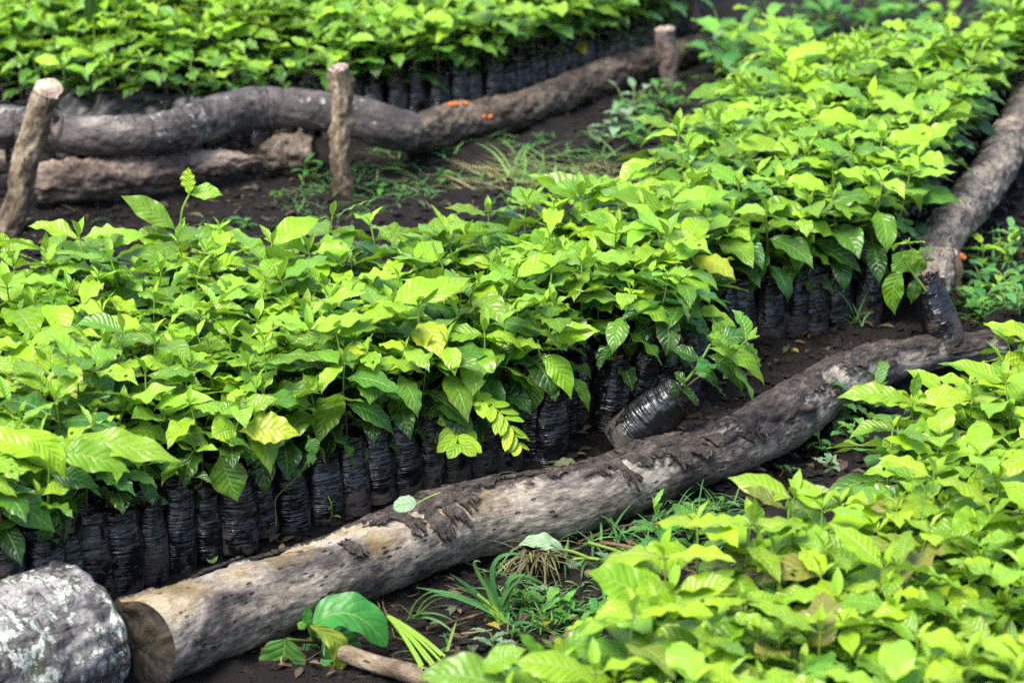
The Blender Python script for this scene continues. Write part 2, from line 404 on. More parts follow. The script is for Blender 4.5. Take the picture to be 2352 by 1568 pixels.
def cut_material(name, a, b, ring=130.0):
    m, t, out = nt(name); g = G(t)
    at_ = g.n('ShaderNodeAttribute', attribute_name='dat')
    sep = g.n('ShaderNodeSeparateColor'); t.links.new(at_.outputs['Color'], sep.inputs[0])
    tc = g.n('ShaderNodeTexCoord').outputs['Object']
    n1 = g.noise(tc, 24, 5, 0.65)
    rr = g.math('SINE', g.math('ADD', g.math('MULTIPLY', sep.outputs[3] if len(sep.outputs) > 3 else at_.outputs['Alpha'], ring), g.math('MULTIPLY', n1, 9.0)))
    col = g.ramp(n1, [(0.36, a), (0.5, tuple((x + y) / 2.6 for x, y in zip(a, b))), (0.68, b)])
    col = g.mix(g.math('MULTIPLY', g.step(rr, 0.2, 1.0), 0.35), col, a)
    cn = g.math('ABSOLUTE', g.math('SUBTRACT', g.noise(g.mapv(tc, (9, 9, 9)), 1.0, 3, 0.5, 0.6), 0.5))
    crack = g.step(cn, 0.016, 0.006)
    col = g.mix(g.math('MULTIPLY', g.step(g.noise(tc, 13, 4), 0.52, 0.62), 0.55), col, tuple(c * k for c, k in zip(b, (1.25, 1.25, 0.95))))
    col = g.mix(crack, col, (0.008, 0.007, 0.006))
    h = g.math('ADD', n1, g.math('MULTIPLY', rr, 0.1))
    t.links.new(g.bsdf(col, 0.7, g.bump(h, 0.8, 0.008), 0.35), out.inputs['Surface'])
    return m
M['cut_dark'] = cut_material('old_dark_cut', (0.006, 0.005, 0.005), (0.042, 0.033, 0.024))
M['cut_pale'] = cut_material('fresh_pale_cut', (0.17, 0.12, 0.09), (0.50, 0.40, 0.32))
M['fungus'] = cut_material('orange_fungus', (0.55, 0.10, 0.015), (0.85, 0.24, 0.04))
M['bark_flake'] = cut_material('bark_flake', (0.018, 0.014, 0.012), (0.125, 0.098, 0.078), ring=0.0)
M['dead_leaf'] = leaf_material('dead_brown_leaf', (0.025, 0.014, 0.010), (0.06, 0.034, 0.022), (0.13, 0.075, 0.045), (0.15, 0.09, 0.06), veins=7, rough=0.6, drops=False, trans=0.08)
M['twig'] = cut_material('brown_twig', (0.05, 0.026, 0.018), (0.16, 0.085, 0.05))
M['plastic_scrap'] = cut_material('white_scrap', (0.5, 0.5, 0.48), (0.75, 0.74, 0.7))

# ------------------------------------------------------------------ world, light, camera
scene = bpy.context.scene
SUN_EL, SUN_AZ = math.radians(62), math.radians(228)      # azimuth clockwise from +Y
w = bpy.data.worlds.new('World'); scene.world = w; w.use_nodes = True
sky = w.node_tree.nodes.new('ShaderNodeTexSky'); sky.sky_type = 'NISHITA'; sky.sun_disc = False
sky.sun_elevation = SUN_EL; sky.sun_rotation = SUN_AZ
sky.air_density = 1.0; sky.dust_density = 3.0; sky.ozone_density = 1.0
bg = w.node_tree.nodes['Background']; bg.inputs['Strength'].default_value = 0.11
w.node_tree.links.new(sky.outputs[0], bg.inputs['Color'])
sl = bpy.data.lights.new('sun', 'SUN'); sl.energy = 2.2; sl.angle = math.radians(32); sl.color = (1.0, 0.96, 0.88)
so = bpy.data.objects.new('sun', sl); C.objects.link(so)
sd = Vector((math.sin(SUN_AZ) * math.cos(SUN_EL), math.cos(SUN_AZ) * math.cos(SUN_EL), math.sin(SUN_EL)))
so.rotation_euler = sd.to_track_quat('Z', 'Y').to_euler(); so.location = (0, 0, 20)
vs = scene.view_settings
vs.view_transform = 'Standard'; vs.look = 'None'; vs.gamma = 1.0; vs.exposure = 1.62; vs.use_curve_mapping = False
scene.cycles.max_bounces = 6; scene.cycles.transmission_bounces = 4; scene.cycles.diffuse_bounces = 3
scene.cycles.use_denoising = False

cam = bpy.data.cameras.new('camera'); co = bpy.data.objects.new('camera', cam); C.objects.link(co)
cam.sensor_width = 36.0; cam.lens = 36.0 * F / 2352.0
co.location = (0, 0, H); co.rotation_euler = (PI / 2 - TH, 0, 0)
cam.clip_end = 500; cam.clip_start = 0.1
cam.dof.use_dof = True; cam.dof.focus_distance = 6.05; cam.dof.aperture_fstop = 3.5; cam.dof.aperture_blades = 7
scene.camera = co

# ------------------------------------------------------------------ leaf and plant builders
PROFILE = np.array([(0, .02), (.05, .05), (.10, .20), (.2, .58), (.33, .90), (.47, 1.0), (.6, .93), (.73, .69), (.83, .42), (.91, .19), (.96, .07), (1, .0)])
ROUND = np.array([(0, .05), (.04, .3), (.12, .66), (.28, .95), (.48, 1.0), (.68, .93), (.84, .70), (.94, .40), (1, .04)])
LANCE = np.array([(0, .10), (.10, .40), (.30, .92), (.45, 1.0), (.65, .80), (.85, .40), (1, .0)])
BLADE = np.array([(0, .7), (.2, 1.0), (.6, .85), (.85, .45), (1, .03)])

def leaf_grid(mb, c, nh, W, age, rnd, fold=0.25, wave=0.0, kw=4.0, cols=6, prof=PROFILE, m=0, roll=0.0, curl=0.0, rg=None, teeth=0.0):
    """a blade along the curve c (n x 3) whose face looks towards nh"""
    rg = rg or R
    c = np.asarray(c, float); n = len(c)
    T = unit(np.gradient(c, axis=0))
    nh = np.broadcast_to(np.asarray(nh, float), c.shape)
    S = unit(np.cross(T, nh)); N = np.cross(S, T)
    if roll:
        S, N = S * math.cos(roll) + N * math.sin(roll), N * math.cos(roll) - S * math.sin(roll)
    t = np.linspace(0, 1, n)
    wd = np.interp(t, prof[:, 0], prof[:, 1]) * W * 0.5
    u = np.linspace(-1, 1, cols + 1)
    au = np.abs(u)
    ph = np.where(u < 0, rg.uniform(0, 6.28), rg.uniform(0, 6.28))
    env = np.sin(np.clip(t * 1.05, 0, 1) * PI) ** 0.5
    wv = wave * np.sin(2 * PI * kw * t[:, None] + ph[None, :]) * (au[None, :] ** 2) * env[:, None]
    ed = 1.0
    if teeth:
        ed = 1.0 + teeth * (np.arange(n)[:, None] % 2) * (au[None, :] > 0.95)
    cf, sf = math.cos(fold), math.sin(fold)
    lift = au * sf - curl * au ** 2
    V = c[:, None, :] + S[:, None, :] * (u[None, :, None] * wd[:, None, None] * cf * (ed[..., None] if teeth else 1.0)) \
        + N[:, None, :] * (lift[None, :, None] * wd[:, None, None] + wv[..., None])
    A = np.zeros((n, cols + 1, 4))
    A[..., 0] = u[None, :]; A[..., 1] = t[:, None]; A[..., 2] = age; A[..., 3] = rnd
    q = grid_faces(n, cols + 1)
    if cols == 6 and rg is not R and rg.random() < 0.16:                              # a bite or two taken by insects
        drop = set()
        for _ in range(rg.choice((1, 1, 2, 3))):
            i_, j_ = rg.randrange(5, n - 4), rg.randrange(0, cols)
            drop.add(i_ * cols + j_)
            if rg.random() < .4: drop.add((i_ + 1) * cols + j_)
        q = np.delete(q, sorted(drop), axis=0)
    mb.add(V, q, None, A.reshape(-1, 4), m)

def arc(base, az, elev, L, droop, n=12, side=0.0):
    t = np.linspace(0, 1, n); e = elev - droop * t ** 1.3
    a = az + side * t
    d = np.stack([np.cos(a) * np.cos(e), np.sin(a) * np.cos(e), np.sin(e)], 1) * (L / (n - 1))
    return np.asarray(base) + np.vstack([[0, 0, 0], np.cumsum(d[:-1], 0)])

def bez(p0, p1, p2, n=12):
    t = np.linspace(0, 1, n)[:, None]
    return (1 - t) ** 2 * np.asarray(p0) + 2 * t * (1 - t) * np.asarray(p1) + t ** 2 * np.asarray(p2)

def tube(mb, c, r, seg=7, m=0, age=None, rnd=0.3, caps=False):
    c = np.asarray(c, float); n = len(c)
    r = np.broadcast_to(np.asarray(r, float), (n,))
    T = unit(np.gradient(c, axis=0))
    ref = np.array([0.31, 0.93, 0.17]) if abs(T[:, 2]).mean() > 0.5 else np.array([0, 0, 1.0])
    S = unit(np.cross(T, ref)); N = np.cross(S, T)
    a = np.arange(seg) * 2 * PI / seg
    V = c[:, None, :] + (S[:, None, :] * np.cos(a)[None, :, None] + N[:, None, :] * np.sin(a)[None, :, None]) * r[:, None, None]
    A = np.zeros((n, seg, 4)); A[..., 1] = np.linspace(0, 1, n)[:, None]; A[..., 2] = 0.5 if age is None else age; A[..., 3] = rnd
    mb.add(V, grid_faces(n, seg, True)[:, ::-1], None, A.reshape(-1, 4), m)
    if caps:
        for e, rev in ((0, False), (n - 1, True)):
            Vc = np.vstack([V[e], c[e]])
            tri = [(i, (i + 1) % seg, seg) for i in range(seg)]
            if rev: tri = [t[::-1] for t in tri]
            Ac = np.zeros((seg + 1, 4)); Ac[:, 2] = 0.5 if age is None else age; Ac[:, 3] = rnd
            mb.add(Vc, None, tri, Ac, m)

BH, BR = 0.18, 0.0455
def bag_mb(seed, r=BR, h=BH):
    """an open polythene sleeve, wrinkled, with a rim that is folded over and creased"""
    rg = np.random.RandomState(seed)
    seg, rows = 30, 20
    a = np.arange(seg) * 2 * PI / seg
    z = np.linspace(0, 1, rows)
    ax, el = rg.uniform(0, 6.28), rg.uniform(0.0, 0.09)
    V = []
    for k, t in enumerate(z):
        rr = r * (0.95 + 0.08 * math.sin(PI * min(1, t * 1.1) ** 0.8) - 0.13 * sstep(0.45, 0.95, t))
        rr = rr * (1 + el * np.cos(2 * (a - ax)))
        rr = rr + r * 0.11 * fbm(np.cos(a) * 1.5 + seed, np.sin(a) * 1.5, t * 2.6, 3)
        rr = rr + r * 0.05 * fbm(np.cos(a) * 1.2 + seed, np.sin(a) * 1.2, t * 9.0, 2) * (0.35 + 0.65 * t)
        rr = rr + (r * 0.10 * t ** 6) * fbm(np.cos(a) * 3 + seed, np.sin(a) * 3, 0.3, 2)
        zz = t * h + (0.010 * t ** 5) * fbm(np.cos(a) * 1.7 + 9, np.sin(a) * 1.7 + seed, 1.0, 3) * 2
        V.append(np.stack([np.cos(a) * rr, np.sin(a) * rr, np.broadcast_to(zz, a.shape)], 1))
    top = V[-1]
    lip = top.copy(); lip[:, :2] *= 1.035; lip[:, 2] += 0.003; V.append(lip)
    ins = top.copy(); ins[:, :2] *= 0.95; ins[:, 2] -= 0.004; V.append(ins)
    dn = top.copy(); dn[:, :2] *= 0.93; dn[:, 2] = h - 0.034; V.append(dn)
    mb = MB(); n = len(V)
    mb.add(np.concatenate(V), grid_faces(n, seg, True))
    mb.add(np.vstack([V[0], [[0, 0, 0]]]), None, [((i + 1) % seg, i, seg) for i in range(seg)])
    return mb

def potsoil_mb(seed, r=BR, h=BH):
    rg = np.random.RandomState(seed)
    seg, rows = 22, 6
    a = np.arange(seg) * 2 * PI / seg
    V = []
    for k in range(rows):
        q = 0.97 * r * (1 - k / (rows - 1) * 0.98)
        V.append(np.stack([np.cos(a) * q, np.sin(a) * q, h - 0.018 + 0.012 * fbm(np.cos(a) * q * 60 + seed, np.sin(a) * q * 60, 0, 3)], 1))
    mb = MB(); mb.add(np.concatenate(V), grid_faces(rows, seg, True))
    for q in range(9):                                               # loose clods
        s_ = rg.uniform(0.003, 0.008); p = rg.uniform(-0.6, 0.6, 2) * r
        P = octa(s_, rg) + np.array([p[0], p[1], h - 0.017]); mb.add(P, None, OCT)
    return mb

OCT = np.array([(0, 2, 4), (2, 1, 4), (1, 3, 4), (3, 0, 4), (2, 0, 5), (1, 2, 5), (3, 1, 5), (0, 3, 5)])
def octa(s, rg):
    P = np.array([(1, 0, 0), (-1, 0, 0), (0, 1, 0), (0, -1, 0), (0, 0, 1), (0, 0, -1)], float)
    P = P * rg.uniform(0.5, 1.3, (6, 3)) + rg.uniform(-.25, .25, (6, 3))
    P[:, 2] *= 0.7
    return P * s

def plant_mbs(seed, height=0.22, pairs=4, big=0.13, near=False, sag=0.0):
    """stem and foliage of a young coffee plant standing at the origin"""
    rg = random.Random(seed)
    st, fo = MB(), MB()
    lean = rg.uniform(0, 6.28); la = rg.uniform(0.01, 0.045)
    P = np.array([(math.cos(lean) * la * t * t + 0.004 * math.sin(5 * t + seed), math.sin(lean) * la * t * t + 0.004 * math.cos(4 * t + seed), height * t) for t in np.linspace(0, 1, 9)])
    tube(st, P, np.linspace(0.0026, 0.0015, 9), 6)
    az = rg.uniform(0, 6.28); shift = rg.uniform(-.22, .17)
    hs = [0.10 + 0.86 * (k / (pairs - 1)) ** 0.85 for k in range(pairs)]
    for k, h in enumerate(hs):
        f = k / (pairs - 1)
        base = np.array([np.interp(h, np.linspace(0, 1, 9), P[:, q]) for q in range(3)])
        size = big * (0.52 + 0.58 * math.sin(PI * (0.12 + 0.66 * f)))
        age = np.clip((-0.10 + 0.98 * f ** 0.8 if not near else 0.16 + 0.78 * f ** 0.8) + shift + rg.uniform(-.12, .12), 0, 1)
        for s in (0, PI):
            if k == 0 and rg.random() < 0.35: continue
            L = size * rg.uniform(0.85, 1.15)
            e = math.radians(rg.uniform(-4, 26) + 10 * f - sag * (1 - f)); dr = math.radians(rg.uniform(15, 75) + sag * .4)
            c = arc(base, az + s + rg.uniform(-.2, .2), e, L, dr, 19, rg.uniform(-.25, .25))
            pe = c[:2].copy(); tube(st, np.vstack([base, c[2]]), 0.0012, 5)
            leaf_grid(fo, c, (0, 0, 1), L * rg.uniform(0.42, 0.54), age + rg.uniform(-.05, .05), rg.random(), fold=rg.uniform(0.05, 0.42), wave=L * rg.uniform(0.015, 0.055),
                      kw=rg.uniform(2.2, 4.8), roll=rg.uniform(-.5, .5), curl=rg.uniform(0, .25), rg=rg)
        az += PI / 2 + rg.uniform(-.3, .3)
    tip = P[-1]
    for s in (0, PI):                                               # the newest pair, still upright
        L = big * rg.uniform(0.22, 0.48)
        c = arc(tip - np.array([0, 0, .004]), az + s, math.radians(rg.uniform(45, 78)), L, math.radians(rg.uniform(5, 45)), 9)
        leaf_grid(fo, c, (-math.cos(az + s), -math.sin(az + s), 0.6), L * 0.36, rg.uniform(0.85, 1.0), rg.random(), fold=0.45, wave=L * 0.02, kw=3, rg=rg, cols=4)
    return st, fo

BAGS = [bag_mb(20 + k) for k in range(7)]
SOILS = [potsoil_mb(50 + k) for k in range(4)]
PLANTS = [plant_mbs(100 + k, height=R.uniform(0.17, 0.235), pairs=R.choice((5, 5, 6)), big=R.uniform(0.112, 0.150)) for k in range(20)]
SMALL = [plant_mbs(300 + k, height=R.uniform(0.12, 0.17), pairs=4, big=R.uniform(0.09, 0.115)) for k in range(5)]
NEAR = [plant_mbs(200 + k, height=R.uniform(0.19, 0.25), pairs=R.choice((5, 5, 6)), big=R.uniform(0.118, 0.148), near=True) for k in range(15)]
EDGE = [plant_mbs(400 + k, height=R.uniform(0.16, 0.22), pairs=6, big=R.uniform(0.108, 0.142), sag=40) for k in range(9)]
bag_me = [b.mesh('bag', M['bag']) for b in BAGS]
soil_me = [b.mesh('potting_soil', M['potsoil'], smooth=False) for b in SOILS]
plant_me = {id(L): [(s.mesh('stem', M['stem']), f.mesh('foliage', mat)) for s, f in L] for L, mat in ((PLANTS, M['leaf']), (SMALL, M['leaf']), (EDGE, M['leaf']), (NEAR, M['leaf_near']))}

def rotz(a):
    c, s = math.cos(a), math.sin(a)
    return np.array([(c, -s, 0), (s, c, 0), (0, 0, 1)])

def seedling(x, y, z, rg, kind, label, group, scale=1.0, bscale=1.0, tilt=(0, 0), zs=1.0):
    t = empty('coffee_seedling', (x, y, z), label, 'seedling', group)
    t.rotation_euler = (tilt[0], tilt[1], rg.uniform(0, 6.28)) if tilt == (0, 0) else (tilt[0], tilt[1], 0)
    b = obj('bag', bag_me[rg.randrange(len(bag_me))], None, t); b.scale = (bscale * rg.uniform(.95, 1.06), bscale * rg.uniform(.95, 1.06), zs)
    s_ = obj('potting_soil', soil_me[rg.randrange(len(soil_me))], None, b)
    sm, fm = plant_me[id(kind)][rg.randrange(len(kind))]
    st = obj('stem', sm, None, t); fo = obj('foliage', fm, None, t)
    for o in (st, fo):
        o.location = (0, 0, (BH - 0.018) * zs); o.scale = (scale,) * 3
    if tilt != (0, 0):
        st.rotation_euler = fo.rotation_euler = (0, 0, rg.uniform(0, 6.28)); b.rotation_euler = (0, 0, rg.uniform(0, 6.28))
    return t

class Mass:
    """many far seedlings merged into one object"""
    def __init__(s): s.mb = MB()
    def put(s, part, m, loc, ang, sc=1.0, off=(0, 0, 0)):
        V, Q, T, A, _, _ = part.arrays()
        s.mb.add((V * sc + np.asarray(off)) @ rotz(ang).T + np.asarray(loc), Q, T, A, m)
    def seedling(s, x, y, z, rg, kind, scale=1.0, bag=True, far=False):
        ang = rg.uniform(0, 6.28)
        if bag: s.put(BAGS[rg.randrange(len(BAGS))], 0, (x, y, z), ang)
        if bag: s.put(SOILS[rg.randrange(len(SOILS))], 1, (x, y, z), ang)
        st, fo = kind[rg.randrange(len(kind))]
        a2 = rg.uniform(0, 6.28)
        s.put(st, 2, (x, y, z + BH - 0.018), a2, scale); s.put(fo, 3, (x, y, z + BH - 0.018), a2, scale)

# ------------------------------------------------------------------ ground
LOW = -0.075
LOG_PX = [(318, 1486, 106), (395, 1452, 104), (560, 1393, 98), (700, 1348, 86), (850, 1287, 87), (1000, 1222, 87), (1150, 1185, 82), (1300, 1157, 78), (1410, 1122, 74),
          (1500, 1088, 73), (1600, 1058, 63), (1690, 1025, 62), (1800, 966, 68), (1900, 898, 60), (2000, 848, 52), (2090, 822, 40), (2180, 806, 34), (2300, 792, 28)]
LOGC = np.array([at(a, b, -0.002) for a, b, h in LOG_PX])
LOGR = np.array([h / pix(p) for (a, b, h), p in zip(LOG_PX, LOGC)])
_lx, _ly = LOGC[:, 0], LOGC[:, 1]
def log_y(x):
    """distance at which the near log lies, continued on both sides"""
    x = np.asarray(x, float)
    y = np.interp(x, _lx, _ly)
    y = np.where(x < _lx[0], _ly[0] + (x - _lx[0]) * 0.55, y)
    return np.where(x > _lx[-1], _ly[-1] + (x - _lx[-1]) * 0.45, y)

def ground_z(x, y):
    x, y = np.asarray(x, float), np.asarray(y, float)
    d = y - log_y(x)
    z = LOW * (1 - sstep(-0.05, 0.09, d))
    z = z + 0.03 * np.exp(-((d - 0.09) / 0.06) ** 2) * (x > -1.2)        # earth banked behind the log
    near = np.exp(-((x - 0.3) ** 2 + (y - 7) ** 2) / 40)
    z = z + near * (0.026 * fbm(x * 3, y * 3, 0.5, 3) + 0.034 * fbm(x * 11, y * 11, 3, 3) + 0.018 * fbm(x * 34, y * 34, 7, 2))
    return z

def axis(lo, hi, step, far):
    mid = np.arange(lo, hi + 1e-6, step)
    out = np.geomspace(0.1, far, 14)
    return np.concatenate([(lo - out)[::-1], mid, hi + out])
gx, gy = axis(-2.3, 2.9, 0.018, 150), axis(4.2, 12.6, 0.02, 150)
XX, YY = np.meshgrid(gx, gy)
gm = MB(); gm.add(np.stack([XX, YY, ground_z(XX, YY)], -1).reshape(-1, 3), grid_faces(len(gy), len(gx)))
tag(obj('ground', gm, M['soil']), 'bare dark brown soil between the seedling beds', kind='structure')

def inside(poly, x, y):
    poly = np.asarray(poly)[:, :2]; r = False; n = len(poly)
    for i in range(n):
        (x1, y1), (x2, y2) = poly[i], poly[i - 1]
        if (y1 > y) != (y2 > y) and x < (x2 - x1) * (y - y1) / (y2 - y1) + x1: r = not r
    return r

def edge_points(line, pitch):
    P, s = spline(np.asarray(line)[:, :2], 400)
    L = np.concatenate([[0], np.cumsum(np.linalg.norm(np.diff(P, axis=0), axis=1))])
    k = np.arange(0, L[-1], pitch)
    return np.stack([np.interp(k, L, P[:, 0]), np.interp(k, L, P[:, 1])], 1)

def dist_to(P, line):
    line = np.asarray(line)[:, :2]
    return np.min(np.linalg.norm(line - np.asarray(P)[None, :2], axis=1))

def fill(poly, pitch, rg, keep_off=None, gap=0.0):
    poly = np.asarray(poly)[:, :2]
    out = []
    (x0, y0), (x1, y1) = poly.min(0), poly.max(0)
    j, y = 0, y0
    while y < y1:
        x = x0 + (j % 2) * pitch / 2
        while x < x1:
            px_, py_ = x + rg.uniform(-.18, .18) * pitch, y + rg.uniform(-.18, .18) * pitch
            if inside(poly, px_, py_) and (keep_off is None or dist_to((px_, py_), keep_off) > gap): out.append((px_, py_))
            x += pitch
        y += pitch * 0.87; j += 1
    return out

# ------------------------------------------------------------------ the beds
front1 = [at(*p, 0.0) for p in ((-60, 1480), (60, 1432), (150, 1398), (250, 1352), (400, 1305), (540, 1255), (720, 1200), (900, 1145), (1050, 1095), (1200, 1058), (1310, 1030))]
front2 = [at(*p, 0.0) for p in ((1395, 985), (1470, 955), (1540, 930))]
front3 = [at(*p, 0.0) for p in ((1655, 800), (1740, 778), (1880, 752), (2030, 728))]
side4 = [at(*p, 0.0) for p in ((2050, 690), (2078, 630), (2125, 540), (2190, 430), (2270, 310), (2360, 190))]
TOPZ = 0.41
back = [at(*p, TOPZ) for p in ((2400, 40), (2250, 42), (2100, 40), (1940, 45), (1780, 55), (1700, 105), (1640, 205), (1545, 280), (1470, 345), (1410, 378), (1120, 448), (870, 488), (700, 492), (400, 515), (180, 535), (0, 575), (-160, 600))]
mid_poly = front1 + front2 + front3 + side4 + back
low_edge = [at(*p, 0.30) for p in ((900, 1690), (985, 1590), (1140, 1540), (1400, 1440), (1440, 1350), (1600, 1285), (1690, 1215), (1900, 1195), (2030, 1085), (2010, 1000), (2110, 900), (2230, 838), (2420, 740), (2600, 720))]
low_poly = low_edge + [at(2640, 1300, 0.3), at(2560, 1830, 0.3), at(900, 1830, 0.3)]
up_front = [at(*p, 0.18) for p in ((-120, 236), (0, 236), (120, 236), (200, 238), (400, 232), (600, 212), (800, 200), (1000, 178), (1100, 160), (1250, 120), (1400, 75), (1550, 25))]
up_poly = up_front + [at(1545, -40, 0.18), at(1560, -130, 0.18), at(1200, -130, 0.18), at(-120, -30, 0.18)]
rg = random.Random(5)
cand = []          # (priority, x, y, z, kind, scale, where, row index)
gz = lambda x, y: float(ground_z(x, y))
e1 = edge_points(front1, 0.076); e2 = edge_points(front2, 0.085); e3 = edge_points(front3, 0.078); e4 = edge_points(side4, 0.085)
rows = np.vstack([e1, e2, e3, e4])
_epx = np.array([proj((x, y, 0))[0] for x, y in e1])
own_plants = {int(np.argmin(abs(_epx - q))) for q in (110, 540, 1262)}
for w_, E in (('front', e1), ('gap', e2), ('corner', e3), ('side', e4)):
    for k, (x, y) in enumerate(E):
        kind = EDGE if w_ != 'side' else PLANTS
        if w_ == 'front' and k in own_plants: continue                # placed one by one further down
        if w_ == 'front' and k in (5, 6, 7): kind = SMALL
        cand.append([pix((x, y, .2)) * 1.4, x + rg.uniform(-.006, .006), y + rg.uniform(-.006, .006), kind, (rg.uniform(0.9, 1.15) if kind is not SMALL else .8), w_, k])
for x, y in fill(mid_poly, 0.091, rg, rows, 0.066):
    cand.append([pix((x, y, .2)), x, y, PLANTS if rg.random() > .12 else SMALL, rg.uniform(0.78, 1.22), 'mid', 0])
for x, y in fill(low_poly, 0.089, rg):
    cand.append([pix((x, y, .2)) * 1.25, x, y, NEAR, rg.uniform(0.76, 1.12), 'low', 0])
eu = edge_points(up_front, 0.080)
for k, (x, y) in enumerate(eu):
    u_, _ = proj((x, y, 0.1))
    kind = SMALL if u_ < 760 or rg.random() < .2 else PLANTS
    cand.append([pix((x, y, .2)) * 1.1, x + rg.uniform(-.008, .008), y + rg.uniform(-.008, .008), kind, rg.uniform(0.85, 1.05), 'up', k])
for x, y in fill(up_poly, 0.096, rg, eu, 0.07):
    u_, _ = proj((x, y, 0.1))
    d = dist_to((x, y), eu)
    if u_ < 760 and d < 0.22 and rg.random() < 0.45: continue            # thinner stand by the log
    cand.append([pix((x, y, .2)), x, y, PLANTS if d > .25 or u_ > 760 else SMALL, rg.uniform(0.9, 1.2), 'up', -1])
# those whose tops can be seen inside the frame
vis = []
for c in cand:
    u_, v_ = proj((c[1], c[2], gz(c[1], c[2]) + 0.36))
    u2, v2 = proj((c[1], c[2], gz(c[1], c[2])))
    if -110 < u_ < 2460 and v_ < 1690 and v2 > -40: vis.append(c)
vis.sort(key=lambda c: -c[0])
ORD = ['first', 'second', 'third', 'fourth', 'fifth', 'sixth', 'seventh', 'eighth', 'ninth', 'tenth', 'eleventh', 'twelfth', 'thirteenth', 'fourteenth', 'fifteenth', 'sixteenth',
       'seventeenth', 'eighteenth', 'nineteenth', 'twentieth', 'twenty-first', 'twenty-second', 'twenty-third', 'twenty-fourth', 'twenty-fifth', 'twenty-sixth', 'twenty-seventh']
def label_of(c, rank):
    w_, k = c[5], c[6]
    if w_ == 'front': return 'front-row bagged seedling behind the pale log, %s counting from the leftmost end' % ORD[k], 'front row of bags behind the pale log'
    if w_ == 'gap': return 'dark bagged seedling set back behind the toppled shiny bag, %s from the front row' % ORD[rank[w_].index(k)], 'bags in the recess behind the toppled bag'
    if w_ == 'corner': return 'blurred bagged seedling in the short row above bare soil, %s from the recess' % ORD[rank[w_].index(k)], 'short row of bags at the bed corner'
    if w_ == 'side': return 'coffee seedling at the bed edge beside the rough upright-running log, %s from the corner' % ORD[rank[w_].index(k)], 'seedlings edging the bed by the rough log'
    if w_ == 'mid': return 'lime green coffee seedling crowded inside the large bed behind the pale log', 'seedlings filling the large bed'
    if w_ == 'low': return 'big-leaved lime coffee seedling in the bed below the pale log', 'seedlings filling the bed below the pale log'
    return 'coffee seedling in the bed behind the wavy grey log', 'seedlings of the bed behind the wavy log'
picked, rest = vis[:296], vis[296:]
rank = {w_: sorted(c[6] for c in picked if c[5] == w_) for w_ in ('front', 'gap', 'corner', 'side')}
for c in picked:
    lab, grp = label_of(c, rank)
    bs = rg.uniform(0.92, 1.04)
    if c[5] == 'front' and c[6] in (1, 2, 3, 4, 5): bs = 1.12
    tl = (0, 0)
    if c[5] in ('front', 'corner', 'side'): tl = (rg.uniform(-.05, .07), rg.uniform(-.07, .07))
    if c[5] == 'gap': tl = (rg.uniform(-.1, .1), rg.uniform(0.12, 0.3))
    seedling(c[1], c[2], gz(c[1], c[2]) - 0.004, rg, c[3], lab, grp, c[4], bs, tl, rg.uniform(.86, 1.08) if c[5] != 'low' else 1.0)
ms = Mass()
for c in rest:
    ms.seedling(c[1], c[2], gz(c[1], c[2]) - 0.004, rg, c[3], c[4])
mo = obj('coffee_seedlings', ms.mb, [M['bag'], M['potsoil'], M['stem'], M['leaf']])
tag(mo, 'farther coffee seedlings in black bags, out of focus beyond the nearest rows', kind='stuff')
print('SEEDLINGS', len(cand), len(vis), len(picked), len(rest), {k: len(v) for k, v in rank.items()}, {w_: sum(1 for c in vis if c[5] == w_) for w_ in ('mid', 'low', 'up')}, {w_: sum(1 for c in picked if c[5] == w_) for w_ in ('mid', 'low', 'up')})

